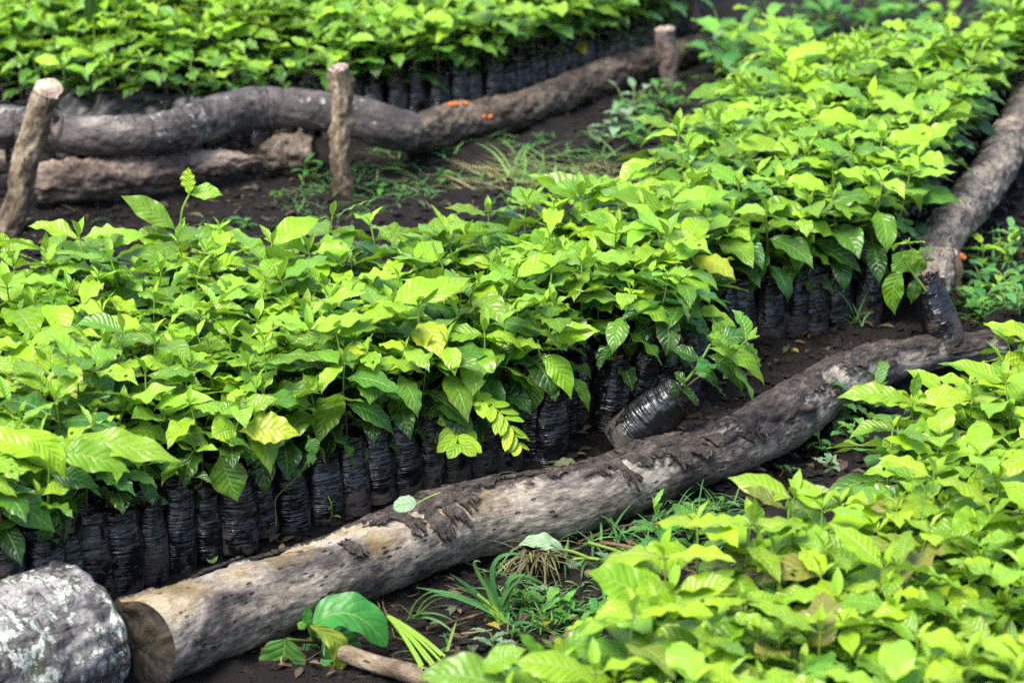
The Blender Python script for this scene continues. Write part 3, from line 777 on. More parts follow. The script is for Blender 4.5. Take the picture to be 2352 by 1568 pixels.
# ------------------------------------------------------------------ logs and stakes
def log_mb(ctr, rad, rings, segs, rough=0.004, seed=0, bark=None, cap0=True, cap1=True, cap_in=0.0, shag=0.0, knots=(), bump_len=(7, 10), slant=(0, 0), ridge=0.0):
    """a trunk along ctr; bark(t, a) -> 0..1 where bark still sits; a = 0 is the top, positive towards the camera"""
    P, s = spline(np.hstack([ctr, np.asarray(rad)[:, None]]), rings)
    c, r0 = P[:, :3], P[:, 3]
    T = unit(np.gradient(c, axis=0))
    S = unit(np.cross(T, np.array([0, 0, 1.0])))               # towards the camera when the log runs to +X
    U = np.cross(S, T)
    if abs(T[:, 2]).mean() > 0.7:
        S = unit(np.cross(T, np.array([0.2, 1.0, 0.1]))); U = np.cross(S, T)
    a = np.linspace(-PI, PI, segs, endpoint=False)
    tt, aa = np.meshgrid(s, a, indexing='ij')
    rr = np.broadcast_to(r0[:, None], tt.shape).copy()
    cx, sy = np.cos(aa) * rr, np.sin(aa) * rr
    L = 1.0
    rr = rr * (1 + 0.07 * fbm(tt * bump_len[0] + seed, cx * bump_len[1], sy * bump_len[1], 3))
    rr += rough * fbm(tt * 34 + seed, cx * 60, sy * 60, 4) * 1.6
    if ridge: rr += ridge * fbm(tt * 4 + seed, np.cos(aa) * 7, np.sin(aa) * 7, 3)
    for (kt, ka, kh, kw) in knots:
        da = (aa - ka + PI) % (2 * PI) - PI
        rr += kh * np.exp(-((tt - kt) / kw) ** 2 - (da * rr / kw) ** 2)
    bm = np.zeros_like(tt)
    if bark is not None:
        bm = bark(tt, aa, rr)
        lay = np.floor((fbm(tt * 9 + seed * 3, aa * 1.4 + 5, 1.3, 3) * 0.5 + 0.5) * 5) / 5
        rr += sstep(0.30, 0.45, bm) * (0.003 + 0.011 * lay) + bm * 0.004 * fbm(tt * 60, aa * 7, seed, 3)
    if shag:
        lay = fbm(tt * 22 + seed, aa * 3.2, 2.0, 4)
        rr += shag * (np.floor(lay * 6) / 6 + 0.5 * lay + 0.6 * fbm(tt * 70, aa * 9, seed, 2))
    V = c[:, None, :] + (U[:, None, :] * np.cos(aa)[..., None] + S[:, None, :] * np.sin(aa)[..., None]) * rr[..., None]
    sl = (slant[0] * np.cos(a) + (slant[2] if len(slant) > 2 else 0) * np.sin(a)) * r0[0]
    for i in range(rings):
        fall = 1 - s[i] / 0.3
        if fall <= 0: break
        V[i] += T[0][None, :] * (sl * fall)[:, None]
    V[-1] += T[-1][None, :] * (slant[1] * np.cos(a) * r0[-1])[:, None]
    A = np.stack([tt + seed * 3.1, aa * r0[:, None].mean(), bm, np.full_like(tt, 0.5)], -1)
    mb = MB()
    # close the seam with a duplicate column so that the lengthwise data do not jump
    Vs = np.concatenate([V, V[:, :1]], 1); As = np.concatenate([A, A[:, :1]], 1); As[:, -1, 1] = PI * r0.mean()
    mb.add(Vs, grid_faces(rings, segs + 1), None, As.reshape(-1, 4), 0)
    capl = []
    for e, on, rev in ((0, cap0, True), (rings - 1, cap1, False)):
        if not on: continue
        caps = MB(); capl.append(caps)
        K = 9; ringsV, ringsA = [], []
        for k in range(K):
            q = 1 - k / (K - 1) * 0.985
            dirn = -T[0] if e == 0 else T[-1]
            Vk = c[e] + (V[e] - c[e]) * q
            ang = a
            jit = 0.014 * fbm(np.cos(ang) * q * 3.5 + seed, np.sin(ang) * q * 3.5, 2.0, 4) * (k > 0)
            Vk = Vk + dirn * (jit - cap_in * (1 - q) )[:, None]
            ringsV.append(Vk); Ak = np.zeros((segs, 4)); Ak[:, 3] = q * r0[e]; ringsA.append(Ak)
        q_ = grid_faces(K, segs, True)
        caps.add(np.concatenate(ringsV), q_ if not rev else q_[:, ::-1], None, np.concatenate(ringsA), 0)
    return mb, capl, (c, s, T, S, U, r0)

def wood(name, label, cat, ctr, rad, rings, segs, mat, cutmat, group=None, **k):
    mb, caps_, fr = log_mb(np.asarray(ctr), rad, rings, segs, **k)
    root = empty(name, tuple(np.asarray(ctr)[0]), label, cat, group)
    off = -Vector(tuple(np.asarray(ctr)[0]))
    b = obj('trunk' if cat == 'log' else 'shaft', mb, mat, root); b.location = off
    for caps in caps_:
        e = obj('cut_end', caps, cutmat, root); e.location = off
    return root, off, fr

def px_ctr(rows, z):
    c = np.array([at(a, b, z if np.isscalar(z) else z[i]) for i, (a, b, h) in enumerate(rows)])
    return c, np.array([h / pix(p) for (a, b, h), p in zip(rows, c)])

# --- the long pale log
TX = np.array([395, 520, 640, 760, 860, 960, 1060, 1110, 1180, 1280, 1380, 1430, 1500, 1600, 1700, 1800, 1900, 2000, 2100, 2300])
TA = np.array([-1.1, -.75, -.35, -.15, -.05, .50, .55, -.05, -.1, -.15, .15, .2, .25, .3, .45, .4, .35, .6, 1.1, 1.4])
_s = None
def near_bark(t, a, r):
    x = np.interp(t, near_s, near_px)
    th = np.interp(x, TX, TA)
    n = 0.55 * fbm(t * 6, a * r * 18, 0.7, 4) + 0.45 * fbm(t * 20, a * r * 40, 3.1, 3)
    m = 0.5 + (th + n * 2.1 - a) * 2.4
    m = np.where(a < -2.2, 0, m)
    isl = fbm(t * 11, a * r * 26, 8.1, 4)                              # islands of bark left on the bare face
    m = np.maximum(m, np.where((x > 1250) & (a < 1.4), 0.5 + (isl - 0.42) * 6, 0))
    return np.clip(m, 0, 1)
Pn, Sn = spline(LOGC, 60)
near_s = Sn; near_px = np.array([proj(p)[0] for p in Pn])
knn = [(np.interp(1430, near_px, near_s), 0.5, 0.008, 0.03), (np.interp(1640, near_px, near_s), 0.7, 0.010, 0.05), (np.interp(1780, near_px, near_s), 0.3, 0.014, 0.06)]
root, off, fr = wood('fallen_log', 'long pale debarked log with dark bark scraps, in front of the bags', 'log', LOGC, LOGR, 620, 150, M['log_bare'], M['cut_dark'],
                     seed=1, bark=near_bark, rough=0.0028, knots=knn, slant=(0.15, 0, 0.14), cap0=True)
def flake_mb(fr, t0, a0, lt, la, lift, seed):
    """a curled plate of bark lying on a log's surface"""
    c, s, T, S, U, r0 = fr
    n, m_ = 26, 22
    rgf = np.random.RandomState(seed)
    mb = MB(); tt = np.linspace(-.5, .5, n); av = np.linspace(-.5, .5, m_)
    top, A = [], []
    for i, t in enumerate(tt):
        for j, q in enumerate(av):
            e = 0.5 + 0.35 * fbm(t * 5 + seed, q * 5, 0.2, 3)
            tl, ql = t * lt * (1 + 0.9 * fbm(q * 7, seed, 1.0, 4)), q * la * (1 + 0.9 * fbm(t * 7 + 9, seed, 2.0, 4))
            ss = t0 + tl + 0.3 * ql
            an = a0 + ql / np.interp(t0, s, r0)
            P = np.array([np.interp(ss, s, c[:, k]) for k in range(3)])
            Sv = np.array([np.interp(ss, s, S[:, k]) for k in range(3)]); Uv = np.array([np.interp(ss, s, U[:, k]) for k in range(3)])
            rr = np.interp(ss, s, r0) + 0.006 + lift * .7 * (abs(q) * 2) ** 2 * 0.6 + lift * max(0, t) * .8 + 0.003 * fbm(t * 7, q * 7, seed, 3)
            top.append(P + (Uv * math.cos(an) + Sv * math.sin(an)) * rr); A.append((ss + seed * .37, an * .08, 1.0, .5))
    top = np.array(top); ctr_ = np.array([np.interp(t0, s, c[:, k]) for k in range(3)])
    nrm = unit(top - ctr_)
    bot = top - nrm * 0.005
    q = grid_faces(n, m_)
    mb.add(top, q[:, ::-1], None, A); mb.add(bot, q, None, A)
    ed = [i for i in range(m_)] + [(i + 1) * m_ - 1 for i in range(1, n)] + [(n - 1) * m_ + i for i in range(m_ - 2, -1, -1)] + [i * m_ for i in range(n - 2, 0, -1)]
    k = len(ed)
    mb.add(np.vstack([top[ed], bot[ed]]), [(i, (i + 1) % k, k + (i + 1) % k, k + i) for i in range(k)], None, np.tile([[seed * .37, 0, 1.0, .5]], (2 * k, 1)))
    return mb
s_of = lambda px: float(np.interp(px, near_px, near_s))
for i, (px_, a0, lt, la, lf) in enumerate([(865, -.1, .05, .05, .010), (905, .30, .045, .085, .008), (950, .42, .04, .11, .006), (995, .35, .05, .10, .010), (1035, .25, .05, .075, .012), (780, .55, .035, .04, .004),
        (640, -.6, .09, .035, .010), (540, -.7, .10, .04, .012), (1115, -.15, .09, .05, .012), (1190, -.3, .10, .04, .010), (1265, -.2, .07, .05, .010), (1360, .1, .05, .06, .008), (1395, .25, .03, .13, .006),
        (1460, .2, .09, .08, .014), (1540, .3, .08, .09, .014), (1600, .1, .07, .07, .012), (1680, .5, .07, .06, .012), (1750, .1, .08, .06, .012), (1840, .3, .06, .06, .01), (1930, .4, .06, .05, .01)]):
    f_ = obj('bark_flake', flake_mb(fr, s_of(px_), a0, lt, la, lf, 70 + i), M['log_bare'], root); f_.location = off

# --- lichen-covered log end
pa, pb = at(-330, 1672, .01), at(186, 1452, .01)
q_ = np.array([0, .2, .4, .6, .75, .86, 0.93, .96, .98, .992, 1.0])
c_ = pa + (pb - pa) * q_[:, None]
r_ = np.array([.156, .158, .155, .160, .154, .158, .152, .155, .149, .143, .128])
wood('lichen_log', 'thick grey log end blotched with white and green lichen', 'log', c_, r_, 200, 150, M['log_lichen'], M['cut_dark'], seed=4, rough=0.006, shag=0.004, cap_in=-0.02, ridge=0.006)

# --- wavy grey log on the far bed
rows_ = [(4, 292, 50), (60, 292, 47), (150, 307, 45), (250, 312, 46), (330, 308, 46), (400, 298, 47), (500, 270, 50), (600, 250, 50), (700, 251, 45), (800, 266, 48), (880, 290, 50), (955, 306, 44)]
zs = [.21] * 9 + [.19, .16, .13]
c_, r_ = px_ctr(rows_, zs)
wood('fallen_log', 'smooth dark grey wavy log resting on a rotten log, held by two stakes', 'log', c_, r_, 320, 70, M['log_grey'], M['cut_dark'], seed=7, rough=0.005, bump_len=(6, 9), cap_in=0.05,
     knots=[(1.05, .2, -.012, .02), (1.2, 1.0, .010, .03), (.25, .6, .006, .02)])
# --- rough log with orange fungus
rows_ = [(930, 312, 38), (975, 304, 46), (1050, 284, 47), (1150, 266, 43), (1250, 233, 41), (1350, 192, 41), (1450, 155, 38), (1510, 138, 35), (1560, 121, 31), (1606, 104, 24)]
c_, r_ = px_ctr(rows_, [.10, .08, .06, .055, .055, .055, .05, .05, .05, .05])
froot, foff, ffr = wood('fallen_log', 'rough brown log with small orange fungus, running back to a short stake', 'log', c_, r_, 300, 80, M['log_rough'], M['cut_dark'], seed=9, rough=0.006, shag=0.007)
for i, (px_, py_, sz) in enumerate([(1040, 240, .020), (1066, 238, .015), (1100, 270, .026), (1118, 268, .024), (1092, 283, .016), (1128, 272, .016)]):
    k = int(np.argmin([abs(proj(p)[0] - px_) for p in ffr[0]]))
    fy = ffr[0][k][1] - (ffr[5][k] * (0.85 if py_ > 255 else 0.35))
    p = atY(px_, py_, fy)
    fm = MB(); K = 12; an = np.arange(K) * 2 * PI / K
    shp = 1 + 0.35 * fbm(np.cos(an) * 1.5 + i, np.sin(an) * 1.5, i * 2.0, 3)
    V = []
    for q, zt in ((0.15, .30), (.7, .28), (1, .08), (.9, -.12), (.15, -.25)):
        V.append(np.stack([np.cos(an) * q * shp * sz, np.sin(an) * q * shp * sz * 0.8 , np.full(K, zt * sz) + 0.1 * sz * np.sin(3 * an + i)], 1))
    fm.add(np.concatenate(V) + p, grid_faces(5, K, True)[:, ::-1]); fm.add(V[0] + p, None, [(0, j, j + 1) for j in range(1, K - 1)], None)
    f_ = obj('bracket_fungus', fm, M['fungus'], froot); f_.location = foff
# --- rotten log underneath, broken to a point
rows_ = [(70, 421, 40), (110, 420, 47), (160, 417, 47), (250, 406, 44), (350, 392, 41), (430, 380, 35), (500, 374, 29), (560, 370, 17), (606, 367, 4)]
c_, r_ = px_ctr(rows_, .085)
wood('rotten_log', 'shaggy rotten log broken to a pale point under the wavy grey log', 'log', c_, r_, 220, 64, M['log_rot'], M['cut_pale'], seed=12, rough=0.007, shag=0.010)
rows_ = [(606, 368, 24), (618, 365, 38), (640, 360, 45), (690, 353, 46), (722, 350, 36)]
c_, r_ = px_ctr(rows_, [.07, .07, .07, .075, .08])
wood('log_stub', 'short stub of brown log wedged under the wavy grey log beside the thin stake', 'log', c_, r_, 60, 60, M['log_rough'], M['cut_dark'], seed=15, rough=0.008, shag=0.010)
rows_ = [(-120, 380, 32), (-40, 376, 32), (12, 373, 26)]
c_, r_ = px_ctr(rows_, .09)
wood('log_stub', 'reddish brown log tip behind the leaning split stake', 'log', c_, r_, 40, 40, M['log_rot'], M['cut_dark'], seed=17, rough=0.005)

# --- rough log along the far side of the bed
rows_ = [(2140, 668, 36), (2145, 630, 42), (2152, 580, 45), (2172, 535, 49), (2214, 482, 51), (2262, 420, 50), (2305, 350, 47), (2338, 285, 44), (2368, 220, 42), (2420, 120, 40)]
c_, r_ = px_ctr(rows_, [.12, .12, .12, .12, .12, .12, .12, .12, .12, .12])
wood('fallen_log', 'rough greyish log edging the large bed, its near end above a loose bag', 'log', c_, r_, 260, 80, M['log_pale'], M['cut_dark'], seed=21, rough=0.006, shag=0.007,
     knots=[(.35, .9, .012, .03), (1.0, 1.0, -.012, .05)])

def stake(label, base, top, mat, z0=0.0, cut=None, seed=0, rough=0.006, shag=0.005, rings=90, slant=0.2, knots=(), group='stakes holding the logs'):
    (bx, by, bh), (tx, ty, th_) = base, top
    p0 = at(bx, by, z0); p1 = atY(tx, ty, p0[1] + 0.03)
    d = p1 - p0
    P = [p0 - unit(d) * 0.06] + [p0 + d * t + np.array([0.006 * math.sin(9 * t + seed), 0, 0]) for t in (0, .25, .5, .75, 1)]
    r0, r1 = bh / pix(p0), th_ / pix(p1)
    return wood('stake', label, 'stake', np.array(P), [r0, r0, r0 * .8 + r1 * .2, (r0 + r1) / 2, r0 * .2 + r1 * .8, r1], rings, 44, mat, cut or M['cut_pale'], group, seed=seed, rough=rough, shag=shag, slant=(0, slant), knots=knots)
root, off, fr = stake('thick leaning stake with a split slanting top at the wavy log\'s end', (20, 532, 30), (104, 212, 32), M['stake'], seed=31, slant=0.9, shag=0.004)
# the split sliver beside its head
sp = MB(); p0, p1 = atY(116, 212, fr[0][-1][1] + .01), atY(128, 322, fr[0][-1][1] - .005)
c_ = bez(p0, (p0 + p1) / 2 + np.array([.012, 0, 0]), p1, 10)
tube(sp, c_, np.interp(np.linspace(0, 1, 10), [0, .6, .9, 1], [.016, .026, .018, .006]), 10, caps=True)
s_ = obj('split_sliver', sp, M['cut_pale'], root); s_.location = off
stake('thin upright knobbly stake in front of the wavy grey log', (785, 450, 21), (782, 156, 25), M['stake'], seed=33, knots=[(.36, 1.2, .012, .012), (.30, -1.5, .012, .012), (.26, 1.8, .010, .012), (.42, -1.2, .012, .015), (.44, 1.4, .014, .014), (.1, 1.5, .010, .012), (.2, .8, .008, .01)], slant=0.25)
stake('short dark stake at the back end of the rough fungus log', (1543, 202, 19), (1527, 68, 23), M['stake_dark'], seed=35, slant=0.3, shag=0.002)
stake('blurred thin brown stake standing behind the short dark stake', (1592, 66, 12), (1588, -40, 13), M['stake_dark'], seed=37, shag=0.002)
stake('slim brown stake propping the rough log behind the loose bag', (2195, 700, 15), (2186, 588, 21), M['stake'], seed=39, shag=0.002, slant=0.7)

# ------------------------------------------------------------------ single plants whose shape the photo shows
FPX = [proj(p)[0] for p in front1]
def Yf(px): return float(np.interp(px, FPX, [p[1] for p in front1]))

def hleaf(mb, a, b, Wpx, Y, age, dy=0.0, arch=0.12, nh=(0, -.5, .85), rnd=None, fold=.22, wave=.03, kw=3.2, prof=PROFILE, bow=(0, 0), roll=0, teeth=0, n=19, curl=.1):
    """a leaf from pixel a to pixel b at distance Y, its tip dy farther; bow = sideways bulge in pixels"""
    p0, p1 = atY(a[0], a[1], Y), atY(b[0], b[1], Y + dy)
    L = np.linalg.norm(p1 - p0)
    mx, my = (a[0] + b[0]) / 2 + bow[0], (a[1] + b[1]) / 2 + bow[1]
    pm = atY(mx, my, Y + dy / 2)
    pm = pm + (pm - (p0 + p1) / 2) + np.array([0, 0, arch * L])
    leaf_grid(mb, bez(p0, pm, p1, n), nh, Wpx / pix(p0), age, R.random() * .9 if rnd is None else rnd, fold=fold, wave=wave * L, kw=kw, prof=prof, roll=roll, teeth=teeth, curl=curl)

def put(name, mb, mat, root):
    o = obj(name, mb, mat, root); o.location = -root.location
    return o

def hero(label, base, kind, stems, leaves, scale=1.0, mat=None, group=None, tilt=(0, 1e-5)):
    """a seedling with some of its leaves placed where the photo shows them"""
    t = seedling(base[0], base[1], base[2], random.Random(hash(label[:9]) % 1 + len(label)), kind, label, group, scale, 1.0, tilt)
    sm, fm = MB(), MB()
    for path, Y, r in stems:
        c, _ = spline(np.array([atY(x, y, Y) for x, y in path]), 16)
        tube(sm, c, np.linspace(r, r * .7, 16), 7)
        sm.A[-1][:, 1] = 0.55 + 0.45 * sm.A[-1][:, 1]
    for kw_ in leaves: hleaf(fm, **kw_)
    if sm.n: put('stem', sm, M['stem'], t)
    put('foliage', fm, mat or M['leaf'], t)
    return t
D = lambda a, b, W, Y, age, **k: dict(a=a, b=b, Wpx=W, Y=Y, age=age, **k)

b0 = at(425, 842, 0); Y = b0[1]
hero('coffee seedling with a tall bare shoot and crinkled tip leaf rising above the bed', b0, PLANTS, [([(412, 600), (414, 540), (418, 485), (434, 448)], Y, .0035)],
     [D((434, 450), (433, 384), 46, Y, .95, nh=(-.5, -.8, .2), wave=.05, kw=5), D((435, 448), (512, 449), 44, Y, .95, nh=(0, -.7, .7), arch=.22, wave=.05), D((407, 530), (277, 450), 58, Y, .8, arch=.10, nh=(.1, -.75, .55)),
      D((410, 560), (300, 540), 70, Y, .75), D((415, 560), (560, 560), 75, Y, .8, arch=.2)])
b0 = at(25, 900, 0); Y = b0[1]
hero('coffee seedling with a thin lime shoot and drooping leaf pair, by the leaning split stake', b0, PLANTS, [([(18, 700), (18, 620), (20, 572)], Y, .003)],
     [D((20, 572), (90, 575), 34, Y, .95, arch=.35), D((19, 572), (-8, 532), 34, Y, .95, arch=.0, nh=(.6, -.7, .3)), D((18, 660), (-60, 640), 40, Y, .8)])
Y = Yf(535) - .03; b0 = np.array([atY(540, 1200, Y)[0], Y, gz(atY(540, 1200, Y)[0], Y)])
hero('front seedling with ruffled lime leaf pair and one broad leaf hanging before its bag', b0, SMALL, [([(505, 1060), (512, 1020), (545, 975), (548, 930)], Y - .03, .003)],
     [D((545, 985), (486, 1004), 84, Y - .03, .95, dy=-.05, nh=(-.2, -.9, .4), wave=.05), D((548, 990), (690, 1000), 84, Y - .03, .97, arch=.16, nh=(0, -.65, .75), wave=.055, kw=5), D((504, 1042), (546, 1152), 92, Y - .05, .52, dy=-.02, arch=0, nh=(-.15, -1, .25), fold=.1),
      D((530, 1035), (612, 1055), 50, Y - .02, .35, arch=.2), D((548, 940), (560, 905), 30, Y - .03, .7, nh=(0, -1, .1)), D((550, 960), (470, 930), 44, Y, .7), D((552, 950), (640, 915), 50, Y, .75)])
Y = Yf(1262) - .03; b0 = np.array([atY(1262, 1040, Y)[0], Y, gz(atY(1262, 1040, Y)[0], Y)])
hero('front seedling with three long leaves hanging at the dark gap by the toppled bag', b0, PLANTS, [([(1262, 900), (1255, 860), (1240, 815), (1235, 780)], Y - .02, .003)],
     [D((1238, 818), (1312, 918), 60, Y - .05, .85, dy=-.02, arch=.05, nh=(.2, -.9, .5), bow=(10, -14)), D((1226, 848), (1218, 952), 62, Y - .05, .62, arch=0, nh=(-.2, -1, .2)), D((1310, 868), (1353, 946), 34, Y - .03, .62, arch=.05, nh=(.5, -.8, .4), bow=(6, -8)),
      D((1238, 800), (1100, 830), 80, Y - .02, .9, arch=.2), D((1245, 790), (1380, 760), 70, Y, .85)])
b0 = at(1560, 905, 0); Y = b0[1] - .02
hero('seedling at the bed corner with a long blue-green leaf sloping over the toppled bag', b0, PLANTS, [([(1560, 760), (1580, 720), (1590, 690)], Y, .003)],
     [D((1488, 680), (1624, 788), 76, Y - .08, .38, dy=.0, arch=.06, nh=(.25, -.75, .65), bow=(16, -12), wave=.03, kw=4.5), D((1592, 722), (1568, 652), 56, Y - .05, .62, arch=0, nh=(.1, -1, .2)), D((1598, 722), (1664, 728), 40, Y - .05, .85, arch=.3), D((1620, 735), (1692, 752), 44, Y - .05, .8, arch=.25),
      D((1540, 720), (1440, 690), 60, Y, .7), D((1580, 700), (1640, 640), 55, Y, .8)])
Y = Yf(110) - .05; b0 = np.array([atY(110, 1405, Y)[0], Y, gz(atY(110, 1405, Y)[0], Y)])
hero('seedling beside the lichen-covered log with a large dark ribbed leaf and long lime leaves', b0, SMALL, [([(110, 1180), (112, 1100), (118, 1040)], Y, .003)],
     [D((-20, 1120), (128, 1222), 92, Y - .06, .36, nh=(.15, -.75, .65), arch=.1, wave=.03), D((120, 1040), (300, 1085), 92, Y - .02, .78, arch=.16), D((110, 1050), (-60, 1000), 80, Y, .9), D((150, 1010), (420, 1062), 86, Y + .02, .9, arch=.1, wave=.03), D((30, 985), (148, 1102), 66, Y - .04, .95, arch=.08, bow=(20, -10)),
      D((140, 1180), (80, 1262), 50, Y - .03, .12), D((112, 1090), (230, 1120), 60, Y, .3)])
def lowbase(px, py, z=.26):
    p = at(px, py, z); return np.array([p[0], p[1], gz(p[0], p[1])])
b0 = lowbase(2095, 925, .30); Y = b0[1]
hero('big-leaved seedling with two leaves spread flat and an upright bud, over the log\'s far end', b0, NEAR, [([(2097, 1000), (2095, 960), (2094, 922)], Y, .0035)],
     [D((2090, 925), (1921, 914), 66, Y, .85, arch=.20, wave=.03, kw=4), D((2100, 926), (2238, 918), 60, Y, .85, arch=.2, wave=.03), D((2096, 915), (2110, 855), 30, Y, .75, nh=(.3, -.9, .2))], mat=M['leaf_near'])
b0 = lowbase(1812, 1190, .28); Y = b0[1]
hero('big-leaved seedling with a bronze-backed pair of tip leaves raised like wings', b0, NEAR, [([(1810, 1260), (1811, 1210), (1812, 1168)], Y, .0035)],
     [D((1806, 1170), (1704, 1119), 44, Y, .6, nh=(.3, -.5, .8), rnd=.99, arch=.12), D((1818, 1170), (1922, 1136), 58, Y, .5, nh=(.1, .9, -.5), rnd=.99, arch=.25), D((1752, 1240), (1732, 1140), 50, Y - .03, .7, nh=(-.6, -.5, .5)), D((1800, 1200), (1860, 1225), 50, Y - .03, .8)], mat=M['leaf_near'])
b0 = lowbase(1530, 1400, .26); Y = b0[1]
hero('big-leaved seedling whose broad ribbed leaf reaches towards the wilted branch', b0, NEAR, [([(1535, 1480), (1532, 1440), (1528, 1400)], Y, .0035)],
     [D((1526, 1400), (1346, 1312), 112, Y, .8, nh=(.1, -.6, .8), arch=.12), D((1530, 1400), (1690, 1330), 90, Y, .85), D((1520, 1240 + 160), (1640, 1450), 80, Y - .03, .8)], mat=M['leaf_near'])
b0 = lowbase(1275, 1540, .25); Y = b0[1]
hero('big-leaved seedling with one tall pale leaf pointing up at the grass clump', b0, NEAR, [([(1270, 1640), (1270, 1590), (1271, 1540)], Y, .0035)],
     [D((1271, 1541), (1398, 1414), 74, Y, .62, nh=(-.5, -.6, .6), arch=.06), D((1270, 1560), (1190, 1450), 54, Y - .02, .5, nh=(.5, -.4, .75)), D((1275, 1545), (1350, 1590), 56, Y - .04, .9)], mat=M['leaf_near'])
b0 = lowbase(1150, 1590, .27); Y = b0[1]
hero('big-leaved seedling with broad arched leaves, nearest the broad-leaved dock weed', b0, NEAR, [], [D((1185, 1590), (958, 1556), 120, Y, .8, arch=.2, nh=(0, -.6, .8)), D((1100, 1545), (1210, 1490), 70, Y, .75)], mat=M['leaf_near'])
# tall seedling in the far bed, its old leaf hanging
p_ = atY(212, 235, up_front[3][1] + .12)
hero('tall seedling in the far bed with a dark old leaf hanging straight down', np.array([p_[0], p_[1], 0]), PLANTS, [([(214, 235), (216, 100), (214, -40)], p_[1], .003)],
     [D((208, -30), (203, 60), 30, p_[1] - .03, .05, nh=(.5, -.8, 0), arch=0), D((212, -30), (290, -20), 30, p_[1], .4)])

# --- bags out of the rows
p = at(1428, 1012, .035)
t = seedling(p[0], p[1], p[2] - .01, random.Random(3), PLANTS, 'toppled seedling in a shiny black bag, leaning out over the pale log', None, .95, 1.25, (0.10, math.radians(45)), 1.12)
fm, sm = MB(), MB(); Y = p[1] - .02
c, _ = spline(np.array([atY(x, y, Y) for x, y in ((1545, 905), (1580, 870), (1612, 825), (1632, 790))]), 14); tube(sm, c, np.linspace(.0042, .003, 14), 7); sm.A[-1][:, 1] = .75
for kw_ in (D((1625, 800), (1756, 886), 54, Y - .03, .75, arch=.08, nh=(.2, -.6, .8), bow=(14, -16), wave=.03), D((1620, 815), (1705, 905), 52, Y, .4, bow=(16, -8)), D((1632, 790), (1662, 752), 34, Y - .03, .85, nh=(.2, -.9, .3)), D((1610, 830), (1540, 800), 44, Y, .25), D((1630, 795), (1725, 775), 62, Y + .03, .4, arch=.2),
            D((1590, 860), (1650, 890), 34, Y - .02, .3, bow=(6, -12)), D((1575, 880), (1548, 855), 30, Y - .02, .3), D((1560, 890), (1600, 930), 34, Y - .02, .15)): hleaf(fm, **kw_)
for n_, mb_, m_ in (('stem', sm, M['stem']), ('foliage', fm, M['leaf'])):
    o = obj(n_, mb_, m_, t); bpy.context.view_layer.update(); o.matrix_parent_inverse = t.matrix_basis.inverted()
p = at(2178, 778, .03)
t = seedling(p[0], p[1], p[2] - .01, random.Random(8), SMALL, 'loose black bag leaning beside the slim stake, its seedling drooping long leaves', None, .8, 1.08, (-0.05, math.radians(-22)))
fm, sm = MB(), MB(); Y = p[1] - .03
c, _ = spline(np.array([atY(x, y, Y) for x, y in ((2128, 668), (2110, 645), (2090, 618), (2078, 600))]), 12); tube(sm, c, np.linspace(.004, .003, 12), 7); sm.A[-1][:, 1] = .75
for kw_ in (D((2075, 618), (2056, 724), 54, Y - .02, .62, arch=0, nh=(-.4, -.9, .2), bow=(-14, -6)), D((2090, 625), (2048, 585), 62, Y, .6, nh=(.2, -.9, .3)), D((2092, 610), (2098, 570), 50, Y - .02, .85, nh=(.2, -.9, .4)), D((2100, 632), (2122, 590), 40, Y, .7, nh=(.2, -.9, .3)), D((2105, 640), (2092, 700), 34, Y, .4, nh=(0, -.9, .3))): hleaf(fm, **kw_)
for n_, mb_, m_ in (('stem', sm, M['stem']), ('foliage', fm, M['leaf'])):
    o = obj(n_, mb_, m_, t); bpy.context.view_layer.update(); o.matrix_parent_inverse = t.matrix_basis.inverted()

# --- crumpled sheet of black plastic by the far bed
sm = MB(); n, m_ = 40, 90
uu, vv = np.meshgrid(np.linspace(0, 1, m_), np.linspace(0, 1, n))
pa = up_front[2]; pb = at(520, 226, .18)
X = pa[0] + (pb[0] - pa[0]) * uu; Yy = pa[1] + (pb[1] - pa[1]) * uu - .02 - .10 * (1 - vv)
Z = .205 - .09 * (1 - vv) ** 1.5 + .034 * fbm(uu * 6, vv * 2.2, 1, 2) + .02 * np.abs(fbm(uu * 8, vv * 2, 5, 2))
sm.add(np.stack([X, Yy, Z], -1).reshape(-1, 3), grid_faces(n, m_))
tag(obj('plastic_sheet', sm, M['sheet']), 'crumpled black plastic lying between the wavy grey log and the far bags', 'plastic sheet')

# ------------------------------------------------------------------ weeds, grass and litter
def root_at(name, p, label, cat, group=None): return empty(name, tuple(p), label, cat, group)

# mimosa-like weed
Y = Yf(1070) - .075; p = atY(1052, 1112, Y)
t = root_at('feathery_weed', p, 'bright lime weed with feathery paired leaflets in front of the black bags', 'weed')
def frond(path, Lpx, Wpx, pairs, nh, taper=.25):
    c, _ = spline(np.array([atY(x, y, Y + q) for x, y, q in path]), 40)
    mb = MB(); tube(mb, c, .0012, 5, age=.5)
    T = unit(np.gradient(c, axis=0)); S = unit(np.cross(T, np.array(nh, float)))
    sc = pix(c[0])
    for k in range(pairs):
        f = k / (pairs - 1); i = int(2 + f * 37); L = Lpx / sc * (1 - taper * (2 * f - 1) ** 2) * R.uniform(.85, 1.15)
        for sd_ in (-1, 1):
            d = unit(S[i] * sd_ * .9 + T[i] * R.uniform(.3, .8))
            tip = c[i] + d * L + np.array([0, 0, R.uniform(-.45, .05) * L])
            leaf_grid(mb, bez(c[i], (c[i] + tip) / 2 + np.array([0, 0, .1 * L]), tip, 8), nh, Wpx / sc, R.uniform(.75, .95), R.random() * .9, fold=.08, cols=4, prof=ROUND)
    return mb
put('stem', (lambda mb: (tube(mb, bez(p, atY(1020, 1040, Y), atY(1035, 945, Y), 12), .002, 6), mb)[1])(MB()), M['stem'], t)
